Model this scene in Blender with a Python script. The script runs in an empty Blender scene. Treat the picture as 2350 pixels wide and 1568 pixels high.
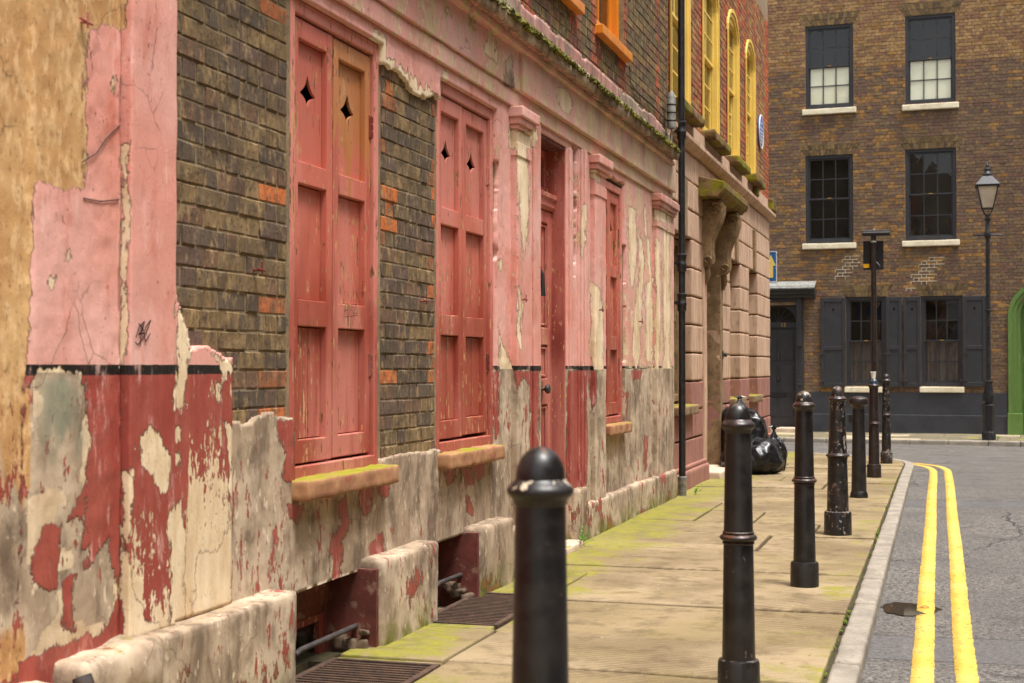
import bpy, bmesh, math, random
import numpy as np
from mathutils import Vector, Matrix
random.seed(7); rng = np.random.default_rng(7)
SC = bpy.context.scene; COL = SC.collection

# ------------------------------------------------------------------ camera
# photograph measured on a 2350 x 1568 copy; 50 mm lens on a 36 mm sensor
FPX = 3264.0; TH = math.atan(980/FPX); PH = math.atan(58/FPX); CAMZ = 1.30
_s, _c, _sp, _cp = math.sin(TH), math.cos(TH), math.sin(PH), math.cos(PH)
FW = np.array((-_s*_cp, _c*_cp, _sp)); RT = np.array((_c, _s, 0.0)); UP = np.array((_s*_sp, -_c*_sp, _cp))
cd = bpy.data.cameras.new('camera'); cam = bpy.data.objects.new('camera', cd); COL.objects.link(cam)
cd.sensor_width = 36; cd.lens = 36*FPX/2350; cd.clip_start = .05; cd.clip_end = 1500
cam.location = (0, 0, CAMZ)
cam.rotation_euler = Matrix((RT, UP, -FW)).transposed().to_euler()
cd.dof.use_dof = True; cd.dof.focus_distance = 9.6; cd.dof.aperture_fstop = 5.0
SC.camera = cam

# ------------------------------------------------------------------ light: bright overcast day
SUN_EL, SUN_AZ = math.radians(72), math.radians(118)     # azimuth from +Y towards +X
w = bpy.data.worlds.new('World'); SC.world = w; w.use_nodes = True
nt = w.node_tree; nt.nodes.clear()
sky = nt.nodes.new('ShaderNodeTexSky'); sky.sky_type = 'NISHITA'; sky.sun_disc = False
sky.sun_elevation = SUN_EL; sky.sun_rotation = SUN_AZ; sky.air_density = 1.0; sky.dust_density = 4.0
hs = nt.nodes.new('ShaderNodeHueSaturation'); hs.inputs['Saturation'].default_value = .22
tint = nt.nodes.new('ShaderNodeMix'); tint.data_type = 'RGBA'; tint.blend_type = 'MULTIPLY'
tint.inputs[0].default_value = 1.0; tint.inputs[7].default_value = (1.0, 1.0, .99, 1)
bg = nt.nodes.new('ShaderNodeBackground'); bg.inputs['Strength'].default_value = .085
wo = nt.nodes.new('ShaderNodeOutputWorld')
nt.links.new(sky.outputs[0], hs.inputs['Color']); nt.links.new(hs.outputs[0], tint.inputs[6])
nt.links.new(tint.outputs[2], bg.inputs['Color']); nt.links.new(bg.outputs[0], wo.inputs['Surface'])
sd = bpy.data.lights.new('sun', 'SUN'); so = bpy.data.objects.new('sun', sd); COL.objects.link(so)
sd.energy = 1.5; sd.angle = math.radians(15); sd.color = (1.0, .975, .94)
_d = Vector((math.sin(SUN_AZ)*math.cos(SUN_EL), math.cos(SUN_AZ)*math.cos(SUN_EL), math.sin(SUN_EL)))
so.rotation_euler = _d.to_track_quat('Z', 'Y').to_euler()
vs = SC.view_settings
SC.display_settings.display_device = 'sRGB'; vs.view_transform = 'Standard'; vs.look = 'None'
vs.exposure = 1.78; vs.gamma = 1.0; vs.use_curve_mapping = False
SC.cycles.max_bounces = 4; SC.cycles.diffuse_bounces = 3; SC.cycles.glossy_bounces = 2; SC.cycles.transparent_max_bounces = 12

# ------------------------------------------------------------------ pixels to positions
def ray(px, py):
    return FW + (px-1175)/FPX*RT - (py-784)/FPX*UP
def onwall(px, py, X):
    d = ray(px, py); t = X/d[0]; return t*d[1], CAMZ+t*d[2]
def onground(px, py, z=0.0):
    d = ray(px, py); t = (z-CAMZ)/d[2]; return t*d[0], t*d[1]
def project(P):
    V = np.asarray(P, float)-np.array((0, 0, CAMZ)); f = V@FW
    return 1175+FPX*(V@RT)/f, 784-FPX*(V@UP)/f, f
def g(y):                                                  # the street falls a little towards the crossing
    t = np.clip((np.asarray(y, float)-16)/14, 0, 1); return -.2*t*t*(3-2*t)

# ------------------------------------------------------------------ numpy noise
def _hash(i, j, k, seed):
    n = (i*374761393+j*668265263+k*1274126177+seed*974634777) & 0xffffffff
    n = ((n ^ (n >> 13))*1274126177) & 0xffffffff
    return ((n ^ (n >> 16)) & 0xffff)/65535.0
def vnoise(p, seed=0):
    p = np.asarray(p, float); f0 = np.floor(p); i = f0.astype(np.int64); f = p-f0; f = f*f*(3-2*f)
    r = 0
    for a in (0, 1):
        for b in (0, 1):
            for c in (0, 1):
                wgt = (f[:, 0] if a else 1-f[:, 0])*(f[:, 1] if b else 1-f[:, 1])*(f[:, 2] if c else 1-f[:, 2])
                r = r+wgt*_hash(i[:, 0]+a, i[:, 1]+b, i[:, 2]+c, seed)
    return r*2-1
def fbm(p, seed=0, octv=4, gain=.5):
    p = np.asarray(p, float); r = 0; a = 1.0
    for o in range(octv):
        r = r+a*vnoise(p*2**o, seed+o*17); a *= gain
    return r

# ------------------------------------------------------------------ scene objects
def tag(o, label=None, cat=None, group=None, kind=None):
    if label: o['label'] = label
    if cat: o['category'] = cat
    if group: o['group'] = group
    if kind: o['kind'] = kind
    return o
def wmat(o):
    m = o.matrix_basis.copy()
    if o.parent: m = wmat(o.parent) @ o.matrix_parent_inverse @ m
    return m
def link(name, me, mat=None, parent=None, world=True, loc=None, rot=None):
    o = bpy.data.objects.new(name, me); COL.objects.link(o)
    if mat is not None and me is not None and not me.materials: me.materials.append(mat)
    if loc is not None: o.location = loc
    if rot is not None: o.rotation_euler = rot
    if parent is not None:
        o.parent = parent
        if world: o.matrix_parent_inverse = wmat(parent).inverted()
    return o
def empty(name, loc=(0, 0, 0), rz=0.0):
    o = bpy.data.objects.new(name, None); o.empty_display_size = .2
    o.location = loc; o.rotation_euler = (0, 0, rz); COL.objects.link(o); return o
def copy_tree(o, parent=None):
    c = o.copy(); COL.objects.link(c)
    if parent is not None: c.parent = parent
    for ch in list(o.children): copy_tree(ch, c)
    return c
def mesh(V, F, smooth=False, name='m'):
    me = bpy.data.meshes.new(name)
    me.from_pydata([tuple(map(float, v)) for v in V], [], [tuple(map(int, f)) for f in F])
    if smooth: me.shade_smooth()
    me.update(); return me
def fastmesh(V, Q, smooth=False):                           # numpy quads
    V = np.asarray(V, np.float32); Q = np.asarray(Q, np.int32)
    me = bpy.data.meshes.new('m'); me.vertices.add(len(V)); me.vertices.foreach_set('co', V.ravel())
    k = Q.shape[1]; me.loops.add(Q.size); me.loops.foreach_set('vertex_index', Q.ravel())
    me.polygons.add(len(Q)); me.polygons.foreach_set('loop_start', np.arange(len(Q), dtype=np.int32)*k)
    me.polygons.foreach_set('loop_total', np.full(len(Q), k, np.int32))
    me.update(calc_edges=True); me.validate()
    if smooth: me.shade_smooth()
    return me
def coords(me):
    a = np.empty(len(me.vertices)*3, np.float32); me.vertices.foreach_get('co', a); return a.reshape(-1, 3)

class MB:
    """collects shapes into one mesh"""
    def __init__(s): s.V = []; s.F = []
    def add(s, V, F):
        n = len(s.V); s.V += [tuple(v) for v in V]; s.F += [tuple(i+n for i in f) for f in F]; return s
    def box(s, x0, x1, y0, y1, z0, z1):
        return s.add([(x0,y0,z0),(x1,y0,z0),(x1,y1,z0),(x0,y1,z0),(x0,y0,z1),(x1,y0,z1),(x1,y1,z1),(x0,y1,z1)],
                     [(0,3,2,1),(4,5,6,7),(0,1,5,4),(1,2,6,5),(2,3,7,6),(3,0,4,7)])
    def prism(s, prof, y0, y1, ax='y'):                     # closed profile (a,b) extruded
        n = len(prof); f = (lambda a, b, t: (a, t, b)) if ax == 'y' else ((lambda a, b, t: (t, a, b)) if ax == 'x' else (lambda a, b, t: (a, b, t)))
        V = [f(a, b, y0) for a, b in prof]+[f(a, b, y1) for a, b in prof]
        F = [(i, (i+1) % n, n+(i+1) % n, n+i) for i in range(n)]+[tuple(range(n))[::-1], tuple(range(n, 2*n))]
        return s.add(V, F)
    def lathe(s, prof, n=32, c=(0, 0, 0), flute=None, caps=True):
        V = []; m = len(prof)
        for r, z in prof:
            for k in range(n):
                a = 2*math.pi*k/n; rr = r*(flute(a, z) if flute else 1)
                V.append((c[0]+rr*math.cos(a), c[1]+rr*math.sin(a), c[2]+z))
        F = [(j*n+k, j*n+(k+1) % n, (j+1)*n+(k+1) % n, (j+1)*n+k) for j in range(m-1) for k in range(n)]
        if caps: F += [tuple(range(n))[::-1], tuple((m-1)*n+k for k in range(n))]
        return s.add(V, F)
    def tube(s, pts, r, n=8):
        pts = [Vector(p) for p in pts]; V = []; m = len(pts)
        rs = r if isinstance(r, (list, tuple)) else [r]*m
        for i, p in enumerate(pts):
            t = (pts[min(i+1, m-1)]-pts[max(i-1, 0)]).normalized()
            a = t.cross(Vector((0, 0, 1)) if abs(t.z) < .9 else Vector((1, 0, 0))).normalized(); b = t.cross(a)
            V += [tuple(p+(a*math.cos(2*math.pi*k/n)+b*math.sin(2*math.pi*k/n))*rs[i]) for k in range(n)]
        F = [(j*n+k, j*n+(k+1) % n, (j+1)*n+(k+1) % n, (j+1)*n+k) for j in range(m-1) for k in range(n)]
        F += [tuple(range(n))[::-1], tuple((m-1)*n+k for k in range(n))]
        return s.add(V, F)
    def mesh(s, smooth=False):
        me = mesh(s.V, s.F)
        bm = bmesh.new(); bm.from_mesh(me); bmesh.ops.recalc_face_normals(bm, faces=bm.faces); bm.to_mesh(me); bm.free()
        if smooth: me.shade_smooth()
        return me
    def build(s, name, mat, parent=None, world=True, smooth=False, bevel=0, **k):
        o = link(name, s.mesh(smooth), mat, parent, world, **k)
        if bevel:
            b = o.modifiers.new('bevel', 'BEVEL'); b.width = bevel; b.segments = 2; b.limit_method = 'ANGLE'; b.angle_limit = math.radians(40)
        if smooth: o.data.set_sharp_from_angle(angle=math.radians(38))
        return o

def rough_box(x0, x1, y0, y1, z0, z1, step=.03, bev=.01, amp=.003, scale=9, seed=0, bow=None, maxn=60):
    """box with worn rounded edges and an uneven skin"""
    lo = np.array((x0, y0, z0), float); hi = np.array((x1, y1, z1), float)
    n = [max(2, min(maxn, int(math.ceil((hi[i]-lo[i])/step)))) for i in range(3)]
    ax = []
    for i in range(3):                                      # two lines of vertices close to every edge keep the faces flat
        L = hi[i]-lo[i]; e = min(max(bev, 1e-4), L*.2); e2 = min(2.3*e, L*.4); k = max(1, int(round((L-2*e2)/L*n[i])))
        ax.append(np.concatenate(((lo[i], lo[i]+e), np.linspace(lo[i]+e2, hi[i]-e2, k+1), (hi[i]-e, hi[i]))))
    Vs = []; Qs = []; off = 0
    for d in range(3):
        u, v = (d+1) % 3, (d+2) % 3
        for side in (0, 1):
            A, B = np.meshgrid(ax[u], ax[v], indexing='ij'); P = np.empty(A.shape+(3,)); P[..., u] = A; P[..., v] = B; P[..., d] = hi[d] if side else lo[d]
            nu, nv = A.shape; idx = np.arange(nu*nv).reshape(nu, nv)+off
            q = np.stack((idx[:-1, :-1], idx[1:, :-1], idx[1:, 1:], idx[:-1, 1:]), -1).reshape(-1, 4)
            Qs.append(q if side else q[:, ::-1]); Vs.append(P.reshape(-1, 3)); off += nu*nv
    V = np.concatenate(Vs); Q = np.concatenate(Qs)
    key = np.round(V*1e5).astype(np.int64); _, first, inv = np.unique(key, axis=0, return_index=True, return_inverse=True)
    V = V[first]; Q = inv.ravel()[Q]
    b = min(bev, .49*float((hi-lo).min()))
    C = np.clip(V, lo+b, hi-b); D = V-C; L = np.linalg.norm(D, axis=1, keepdims=True)
    N = np.divide(D, L, out=np.zeros_like(D), where=L > 1e-9)
    V = C+N*b
    if amp: V = V+N*(amp*fbm(V*scale, seed, 3))[:, None]
    if bow is not None: V = bow(V)
    return fastmesh(V, Q, smooth=True)

# ------------------------------------------------------------------ materials
def lin(*c):
    c = c[0] if len(c) == 1 else c
    return tuple((v/255/12.92 if v/255 <= .04045 else ((v/255+.055)/1.055)**2.4) for v in c)+(1,)
class NT:
    def __init__(s, name, rough=.8):
        s.m = bpy.data.materials.new(name); s.m.use_nodes = True; s.t = s.m.node_tree
        s.b = s.t.nodes['Principled BSDF']; s.b.inputs['Roughness'].default_value = rough
        s.out = s.t.nodes['Material Output']; s.geo = s.t.nodes.new('ShaderNodeNewGeometry'); s.pos = s.geo.outputs['Position']
    def n(s, t, ins=None, **pr):
        x = s.t.nodes.new(t)
        for k, v in pr.items(): setattr(x, k, v)
        for k, v in (ins or {}).items(): s.put(x.inputs[k], v)
        return x
    def put(s, sock, v):
        if isinstance(v, bpy.types.NodeSocket): s.t.links.new(v, sock)
        else: sock.default_value = v
    def attr(s, name, vec=False): return s.n('ShaderNodeAttribute', attribute_name=name).outputs['Color' if vec else 'Fac']
    def scaled(s, sc, vec=None): return s.n('ShaderNodeVectorMath', {0: vec or s.pos, 1: sc}, operation='MULTIPLY').outputs[0]
    def noise(s, scale, detail=4, rough=.55, sc=None, dist=0.0, vec=None):
        v = s.scaled(sc, vec) if sc else (vec or s.pos)
        return s.n('ShaderNodeTexNoise', {'Vector': v, 'Scale': scale, 'Detail': detail, 'Roughness': rough, 'Distortion': dist}).outputs['Fac']
    def vor(s, scale, feature='F1', sc=None, out='Distance'):
        return s.n('ShaderNodeTexVoronoi', {'Vector': s.scaled(sc) if sc else s.pos, 'Scale': scale}, feature=feature).outputs[out]
    def math(s, op, a, b=0.0, c=0.0, clamp=False):
        x = s.n('ShaderNodeMath', operation=op, use_clamp=clamp); s.put(x.inputs[0], a); s.put(x.inputs[1], b)
        if op in ('MULTIPLY_ADD',): s.put(x.inputs[2], c)
        return x.outputs[0]
    def step(s, v, lo, hi, a=0.0, b=1.0):
        return s.n('ShaderNodeMapRange', {0: v, 1: lo, 2: hi, 3: a, 4: b}, interpolation_type='SMOOTHSTEP').outputs[0]
    def mix(s, f, a, b, mode='MIX'):
        x = s.n('ShaderNodeMix', data_type='RGBA', blend_type=mode); s.put(x.inputs[0], f); s.put(x.inputs[6], a); s.put(x.inputs[7], b); return x.outputs[2]
    def ramp(s, f, stops):
        x = s.n('ShaderNodeValToRGB', {0: f}); e = x.color_ramp.elements
        while len(e) < len(stops): e.new(.5)
        for i, (p, c) in enumerate(stops): e[i].position = p; e[i].color = c
        return x.outputs[0]
    def sep(s, vec=None):
        return s.n('ShaderNodeSeparateXYZ', {0: vec or s.pos}).outputs
    def bump(s, h, strength=.4, dist=.01, prev=None):
        i = {'Height': h, 'Strength': strength, 'Distance': dist}
        if prev: i['Normal'] = prev
        return s.n('ShaderNodeBump', i).outputs[0]
    def fin(s, col=None, rough=None, nor=None, spec=None):
        if col is not None: s.put(s.b.inputs['Base Color'], col)
        if rough is not None: s.put(s.b.inputs['Roughness'], rough)
        if nor is not None: s.put(s.b.inputs['Normal'], nor)
        if spec is not None: s.b.inputs['Specular IOR Level'].default_value = spec
        return s.m

# palette (real base colours)
PINK = lin(216, 148, 132); PINK2 = lin(222, 170, 158); PINK3 = lin(198, 114, 94)
RED = lin(148, 66, 56); RED2 = lin(122, 52, 42)
CREAM = lin(230, 208, 174); CREAM2 = lin(206, 178, 140)
RENDER = lin(166, 144, 120); RENDER2 = lin(116, 96, 76); RENDER3 = lin(200, 180, 154)
OCHRE = lin(204, 164, 112); MOSS = lin(158, 148, 26); MOSS2 = lin(104, 104, 22)

def mossify(s, col, nz0=.45, amount=.5, scale=5.0):
    up = s.step(s.sep(s.geo.outputs['Normal'])[2], nz0, .9)
    nz = s.step(s.noise(scale, 5, .6), .62-.3*amount, .78-.3*amount)
    mc = s.mix(s.noise(14, 3), MOSS2, MOSS)
    return s.mix(s.math('MULTIPLY', up, nz), col, mc)

def mat_facade():
    s = NT('peeling_facade_paint', .7)
    z = s.sep()[2]
    fine = s.noise(30, 6, .62, sc=(1, 1, .45)); mid = s.noise(8, 5, .6, sc=(1, 1, .35)); big = s.noise(1.7, 4, .55)
    speck = s.noise(75, 4, .6, sc=(1, 1, .5))
    bare = s.attr('bare'); tone = s.attr('tone'); wear = s.attr('wear')
    b = s.math('MULTIPLY_ADD', s.math('SUBTRACT', fine, .5), .09, bare)
    b = s.math('MULTIPLY_ADD', s.math('SUBTRACT', speck, .5), .045, b)
    wv = s.math('ADD', s.math('MULTIPLY', s.math('SUBTRACT', fine, .5), .5), s.math('MULTIPLY', s.math('SUBTRACT', mid, .5), .7))
    wv = s.math('ADD', s.math('ADD', wv, s.math('MULTIPLY', s.math('SUBTRACT', speck, .5), .35)), s.math('SUBTRACT', wear, .52))
    m = s.math('MAXIMUM', s.step(b, -.004, .005), s.step(wv, -.012, .012))          # 1 = paint gone
    # paint coats
    up = s.mix(s.step(big, .3, .68), PINK, PINK2); up = s.mix(s.step(mid, .52, .75, 0, .75), up, PINK3)
    up = s.mix(s.step(s.noise(3.2, 6, .7, sc=(1, 1, .3)), .55, .8, 0, .45), up, lin(196, 120, 112))
    dn = s.mix(s.step(mid, .35, .7), RED, lin(162, 82, 70)); dn = s.mix(s.step(fine, .55, .75, 0, .6), dn, RED2)
    zz = s.math('MULTIPLY_ADD', s.math('SUBTRACT', s.noise(14, 3), .5), .006, z)
    paint = s.mix(s.step(zz, 1.275, 1.278), dn, up)
    stripe = s.math('MULTIPLY', s.step(zz, 1.272, 1.274), s.step(zz, 1.306, 1.308, 1, 0))
    stripe = s.math('MULTIPLY', stripe, s.step(s.attr('stripe'), .4, .6))
    paint = s.mix(stripe, paint, lin(28, 25, 24))
    # what shows underneath
    cr = s.mix(s.step(mid, .35, .68), CREAM, CREAM2); cr = s.mix(s.step(speck, .58, .7, 0, .5), cr, RENDER)
    streak = s.noise(8, 7, .68, sc=(1, 1, .33), dist=.4); blot = s.noise(2.6, 5, .62)
    gr = s.mix(s.step(streak, .36, .60), lin(118, 100, 82), RENDER); gr = s.mix(s.step(blot, .44, .60, 0, .75), gr, RENDER3)
    gr = s.mix(s.step(s.noise(4.3, 6, .7, sc=(1, 1, .5)), .53, .68, 0, .7), gr, lin(94, 78, 62))
    gr = s.mix(s.step(fine, .60, .68, 0, .7), gr, lin(224, 204, 176))
    oc = s.mix(s.step(blot, .3, .7), OCHRE, lin(176, 128, 78)); oc = s.mix(s.step(fine, .48, .64, 0, .6), oc, lin(224, 188, 140)); oc = s.mix(s.step(speck, .58, .68, 0, .6), oc, lin(128, 92, 58))
    under = s.mix(s.step(tone, .3, .7), cr, gr); under = s.mix(s.step(tone, 1.3, 1.7), under, oc)
    chips = s.step(s.math('ADD', s.noise(52, 4, .72, sc=(1, 1, .6)), s.math('MULTIPLY', mid, .25)), .775, .80)
    paint = s.mix(s.math('MULTIPLY', chips, .8), paint, lin(112, 66, 52))
    paint = s.mix(s.step(s.noise(13, 7, .75, sc=(1, 1, .22)), .56, .72, 0, .5), paint, lin(168, 100, 88))
    paint = s.mix(s.step(s.noise(11, 7, .78, sc=(1, 1, .3)), .54, .68, 0, .6), paint, lin(232, 188, 176))
    dv = s.n('ShaderNodeVectorMath', {0: s.pos, 1: s.scaled((.12, .12, .12), s.n('ShaderNodeTexNoise', {'Vector': s.pos, 'Scale': 5.0, 'Detail': 4.0}).outputs['Color'])}, operation='ADD').outputs[0]
    ed = s.n('ShaderNodeTexVoronoi', {'Vector': dv, 'Scale': 3.1}, feature='DISTANCE_TO_EDGE').outputs['Distance']
    crack = s.math('MULTIPLY', s.step(ed, .003, .010, 1, 0), s.step(s.noise(1.9, 3, .6), .52, .62))
    rem = s.math('MULTIPLY', s.step(s.math('ADD', s.noise(21, 6, .72, sc=(1, 1, .42)), s.math('MULTIPLY', blot, .55)), .885, .90), s.step(tone, .6, .9))
    rem = s.math('MULTIPLY', rem, s.step(z, 1.25, 1.2)); m = s.math('MULTIPLY', m, s.math('SUBTRACT', 1.0, rem))
    col = s.mix(m, paint, under); col = s.mix(s.math('MULTIPLY', crack, .5), col, lin(62, 46, 38))
    grime = s.attr('grime'); gm = s.math('MULTIPLY', grime, s.step(streak, .3, .7, .35, 1.0))
    col = s.mix(gm, col, lin(74, 60, 48))
    sm = s.attr('smear'); col = s.mix(s.math('MULTIPLY', s.step(sm, .2, .8), s.step(streak, .3, .6, .35, .8)), col, lin(120, 124, 104))
    foot = s.math('MULTIPLY', s.attr('damp'), s.step(s.noise(6, 4, .6), .38, .6)); col = s.mix(foot, col, MOSS2)
    col = mossify(s, col, .5, .12)
    # shadow under lifted flakes, painted as a dark line along the chipped edges
    edge = s.math('MULTIPLY', s.step(b, -.008, .0), s.step(b, .0, .008, 1, 0)); col = s.mix(s.math('MULTIPLY', edge, .6), col, lin(64, 44, 36))
    h = s.math('ADD', s.math('MULTIPLY', m, -.6), s.math('ADD', s.math('MULTIPLY', fine, .5), s.math('MULTIPLY', mid, .7)))
    nor = s.bump(h, .8, .008); nor = s.bump(s.noise(120, 4, .7), .4, .004, nor)
    return s.fin(col, s.step(m, 0, 1, .48, .92), nor, .35)

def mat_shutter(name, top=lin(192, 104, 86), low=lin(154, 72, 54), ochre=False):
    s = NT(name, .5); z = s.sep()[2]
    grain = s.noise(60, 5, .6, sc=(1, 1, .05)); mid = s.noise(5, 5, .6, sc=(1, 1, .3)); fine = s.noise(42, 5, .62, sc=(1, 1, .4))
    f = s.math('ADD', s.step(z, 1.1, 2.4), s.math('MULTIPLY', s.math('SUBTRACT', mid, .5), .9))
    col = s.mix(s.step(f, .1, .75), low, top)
    col = s.mix(s.step(s.noise(2.2, 4, .5, sc=(1, 1, .25)), .48, .66, 0, .6), col, lin(208, 136, 122))
    col = s.mix(s.step(s.noise(9, 5, .65, sc=(1, 1, .10)), .52, .68, 0, .5), col, lin(142, 62, 48))
    col = s.mix(s.step(s.noise(3, 6, .75), .55, .75, 0, .35), col, lin(120, 66, 54))
    if ochre:
        zz = s.math('ADD', z, s.math('MULTIPLY', s.math('SUBTRACT', s.noise(9, 5, .7, sc=(1, 1, .35)), .5), 1.1))
        oc = s.mix(s.step(mid, .3, .7), lin(178, 112, 62), lin(190, 128, 82))
        col = s.mix(s.step(zz, 2.22, 2.30), col, oc)
    chip = s.step(s.math('ADD', fine, s.math('MULTIPLY', mid, .45)), .815, .835)
    col = s.mix(chip, col, s.mix(s.step(grain, .4, .6), lin(116, 62, 44), lin(206, 156, 110)))
    col = s.mix(s.step(grain, .58, .74, 0, .35), col, lin(120, 48, 38))
    nor = s.bump(s.math('ADD', s.math('MULTIPLY', chip, -.8), grain), .3, .004)
    return s.fin(col, s.step(mid, .3, .7, .42, .66), nor, .4)

def mat_brick(name, joined, soot=.5, dull=lin(86, 74, 58), pale=lin(178, 144, 92)):
    s = NT(name, .9)
    base = s.attr('bc', True) if joined else s.n('ShaderNodeObjectInfo').outputs['Color']
    fine = s.noise(55, 5, .65); mid = s.noise(16, 5, .6, sc=(1, 1, .7)); big = s.noise(3.2, 4, .6)
    col = s.mix(s.step(mid, .42, .66, 0, .7), base, dull)
    col = s.mix(s.step(s.noise(20, 5, .66, sc=(1, 1.3, .6)), .50, .66, 0, .7), col, pale)
    col = s.mix(s.step(fine, .54, .66, 0, .65), col, lin(58, 46, 38))
    col = s.mix(s.step(s.noise(38, 4, .7, sc=(1, 1.6, .5)), .58, .68, 0, .6), col, lin(46, 38, 34))
    col = s.mix(s.math('MULTIPLY', s.step(big, .45, .7), soot), col, lin(72, 60, 48))
    nor = s.bump(s.math('ADD', mid, s.math('MULTIPLY', fine, .7)), .6, .008)
    return s.fin(col, .92, nor, .25)

def mat_simple(name, c1, c2, scale=6, rough=.8, sc=None, bump=.3, c3=None, fscale=60, dist=.006, moss=0.0, mscale=5, spec=.4):
    s = NT(name, rough)
    a = s.noise(scale, 5, .6, sc=sc); f = s.noise(fscale, 5, .62, sc=sc)
    col = s.mix(s.step(a, .3, .7), c1, c2)
    if c3: col = s.mix(s.step(f, .54, .68, 0, .7), col, c3)
    if moss: col = mossify(s, col, .4, moss, mscale)
    return s.fin(col, s.step(f, .3, .7, rough-.08, min(1, rough+.08)), s.bump(s.math('ADD', f, a), bump, dist), spec)

def mat_glass(name='window_glass', tint=(.92, .95, .94, 1), ior=1.5):
    s = NT(name); t = s.t; t.nodes.remove(s.b)
    dt = s.n('ShaderNodeVectorMath', {0: s.geo.outputs['Normal'], 1: s.geo.outputs['Incoming']}, operation='DOT_PRODUCT').outputs['Value']
    fr = s.math('MULTIPLY_ADD', s.math('POWER', s.math('SUBTRACT', 1.0, s.math('ABSOLUTE', dt)), 5.0), .9, .055); nz = s.bump(s.noise(2.2, 2, .5), .05, .05)
    tr = s.n('ShaderNodeBsdfTransparent', {'Color': tint}); gl = s.n('ShaderNodeBsdfGlossy', {'Roughness': .02, 'Normal': nz})
    mx = s.n('ShaderNodeMixShader', {0: s.math('MULTIPLY', fr, 1.0, clamp=True), 1: tr.outputs[0], 2: gl.outputs[0]})
    t.links.new(mx.outputs[0], s.out.inputs['Surface']); return s.m

def mat_pavement():
    s = NT('york_stone', .85); p = s.sep()
    big = s.noise(1.1, 5, .6); mid = s.noise(6, 5, .62); fine = s.noise(60, 5, .72); rnd = s.n('ShaderNodeObjectInfo').outputs['Random']
    col = s.mix(s.step(big, .36, .62), lin(122, 105, 78), lin(160, 140, 110)); col = s.mix(s.math('MULTIPLY', rnd, .7), col, lin(132, 114, 80))
    col = s.mix(s.step(mid, .48, .68, 0, .65), col, lin(92, 78, 56)); col = s.mix(s.step(fine, .56, .72, 0, .5), col, lin(180, 160, 122))
    col = s.mix(s.step(s.noise(140, 3, .6), .58, .7, 0, .5), col, lin(88, 72, 48))
    # tooled ripple in worn patches
    wv = s.n('ShaderNodeTexWave', {'Vector': s.n('ShaderNodeMapping', {'Vector': s.pos, 'Rotation': (0, 0, .9)}).outputs[0], 'Scale': 7.0, 'Distortion': 2.2, 'Detail': 2.0, 'Detail Scale': 1.2}, wave_type='BANDS').outputs['Fac']
    patch = s.step(s.noise(.9, 3, .55), .42, .58)
    col = s.mix(s.math('MULTIPLY', s.math('MULTIPLY', patch, .55), wv), col, lin(96, 78, 54))
    sp = s.vor(9, out='Distance'); col = s.mix(s.math('MULTIPLY', s.step(sp, .06, .10, 1, 0), s.step(s.noise(2, 3), .45, .6)), col, lin(164, 150, 128)); col = s.mix(s.step(s.noise(26, 5, .75), .60, .70, 0, .7), col, lin(84, 68, 46)); col = s.mix(s.step(s.noise(2.6, 6, .7), .56, .70, 0, .5), col, lin(104, 86, 64))
    # algae: near the house wall and in blotches
    near = s.step(p[0], -1.5, -2.55, 0, 1.0); kerb = s.step(p[0], -1.0, -.5, 0, .5)
    mz = s.math('ADD', s.math('ADD', s.math('MULTIPLY', near, .34), s.math('MULTIPLY', kerb, .3)), s.math('ADD', s.math('MULTIPLY', s.noise(2.2, 5, .6), .8), s.math('MULTIPLY', mid, .18)))
    mossc = s.mix(s.step(mid, .35, .65), lin(104, 104, 28), lin(140, 136, 30))
    col = s.mix(s.math('MULTIPLY', s.step(mz, .62, .80, 0, .85), s.step(s.noise(17, 5, .7), .34, .56, .25, 1)), col, mossc)
    col = s.mix(s.step(s.noise(1.4, 5, .6), .46, .74, 0, .28), col, lin(126, 112, 58))
    h = s.math('ADD', s.math('MULTIPLY', s.math('MULTIPLY', wv, patch), .9), s.math('ADD', s.math('MULTIPLY', fine, .7), s.math('MULTIPLY', mid, .9)))
    return s.fin(col, s.step(mid, .3, .7, .72, .92), s.bump(h, .5, .008), .3)

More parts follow.
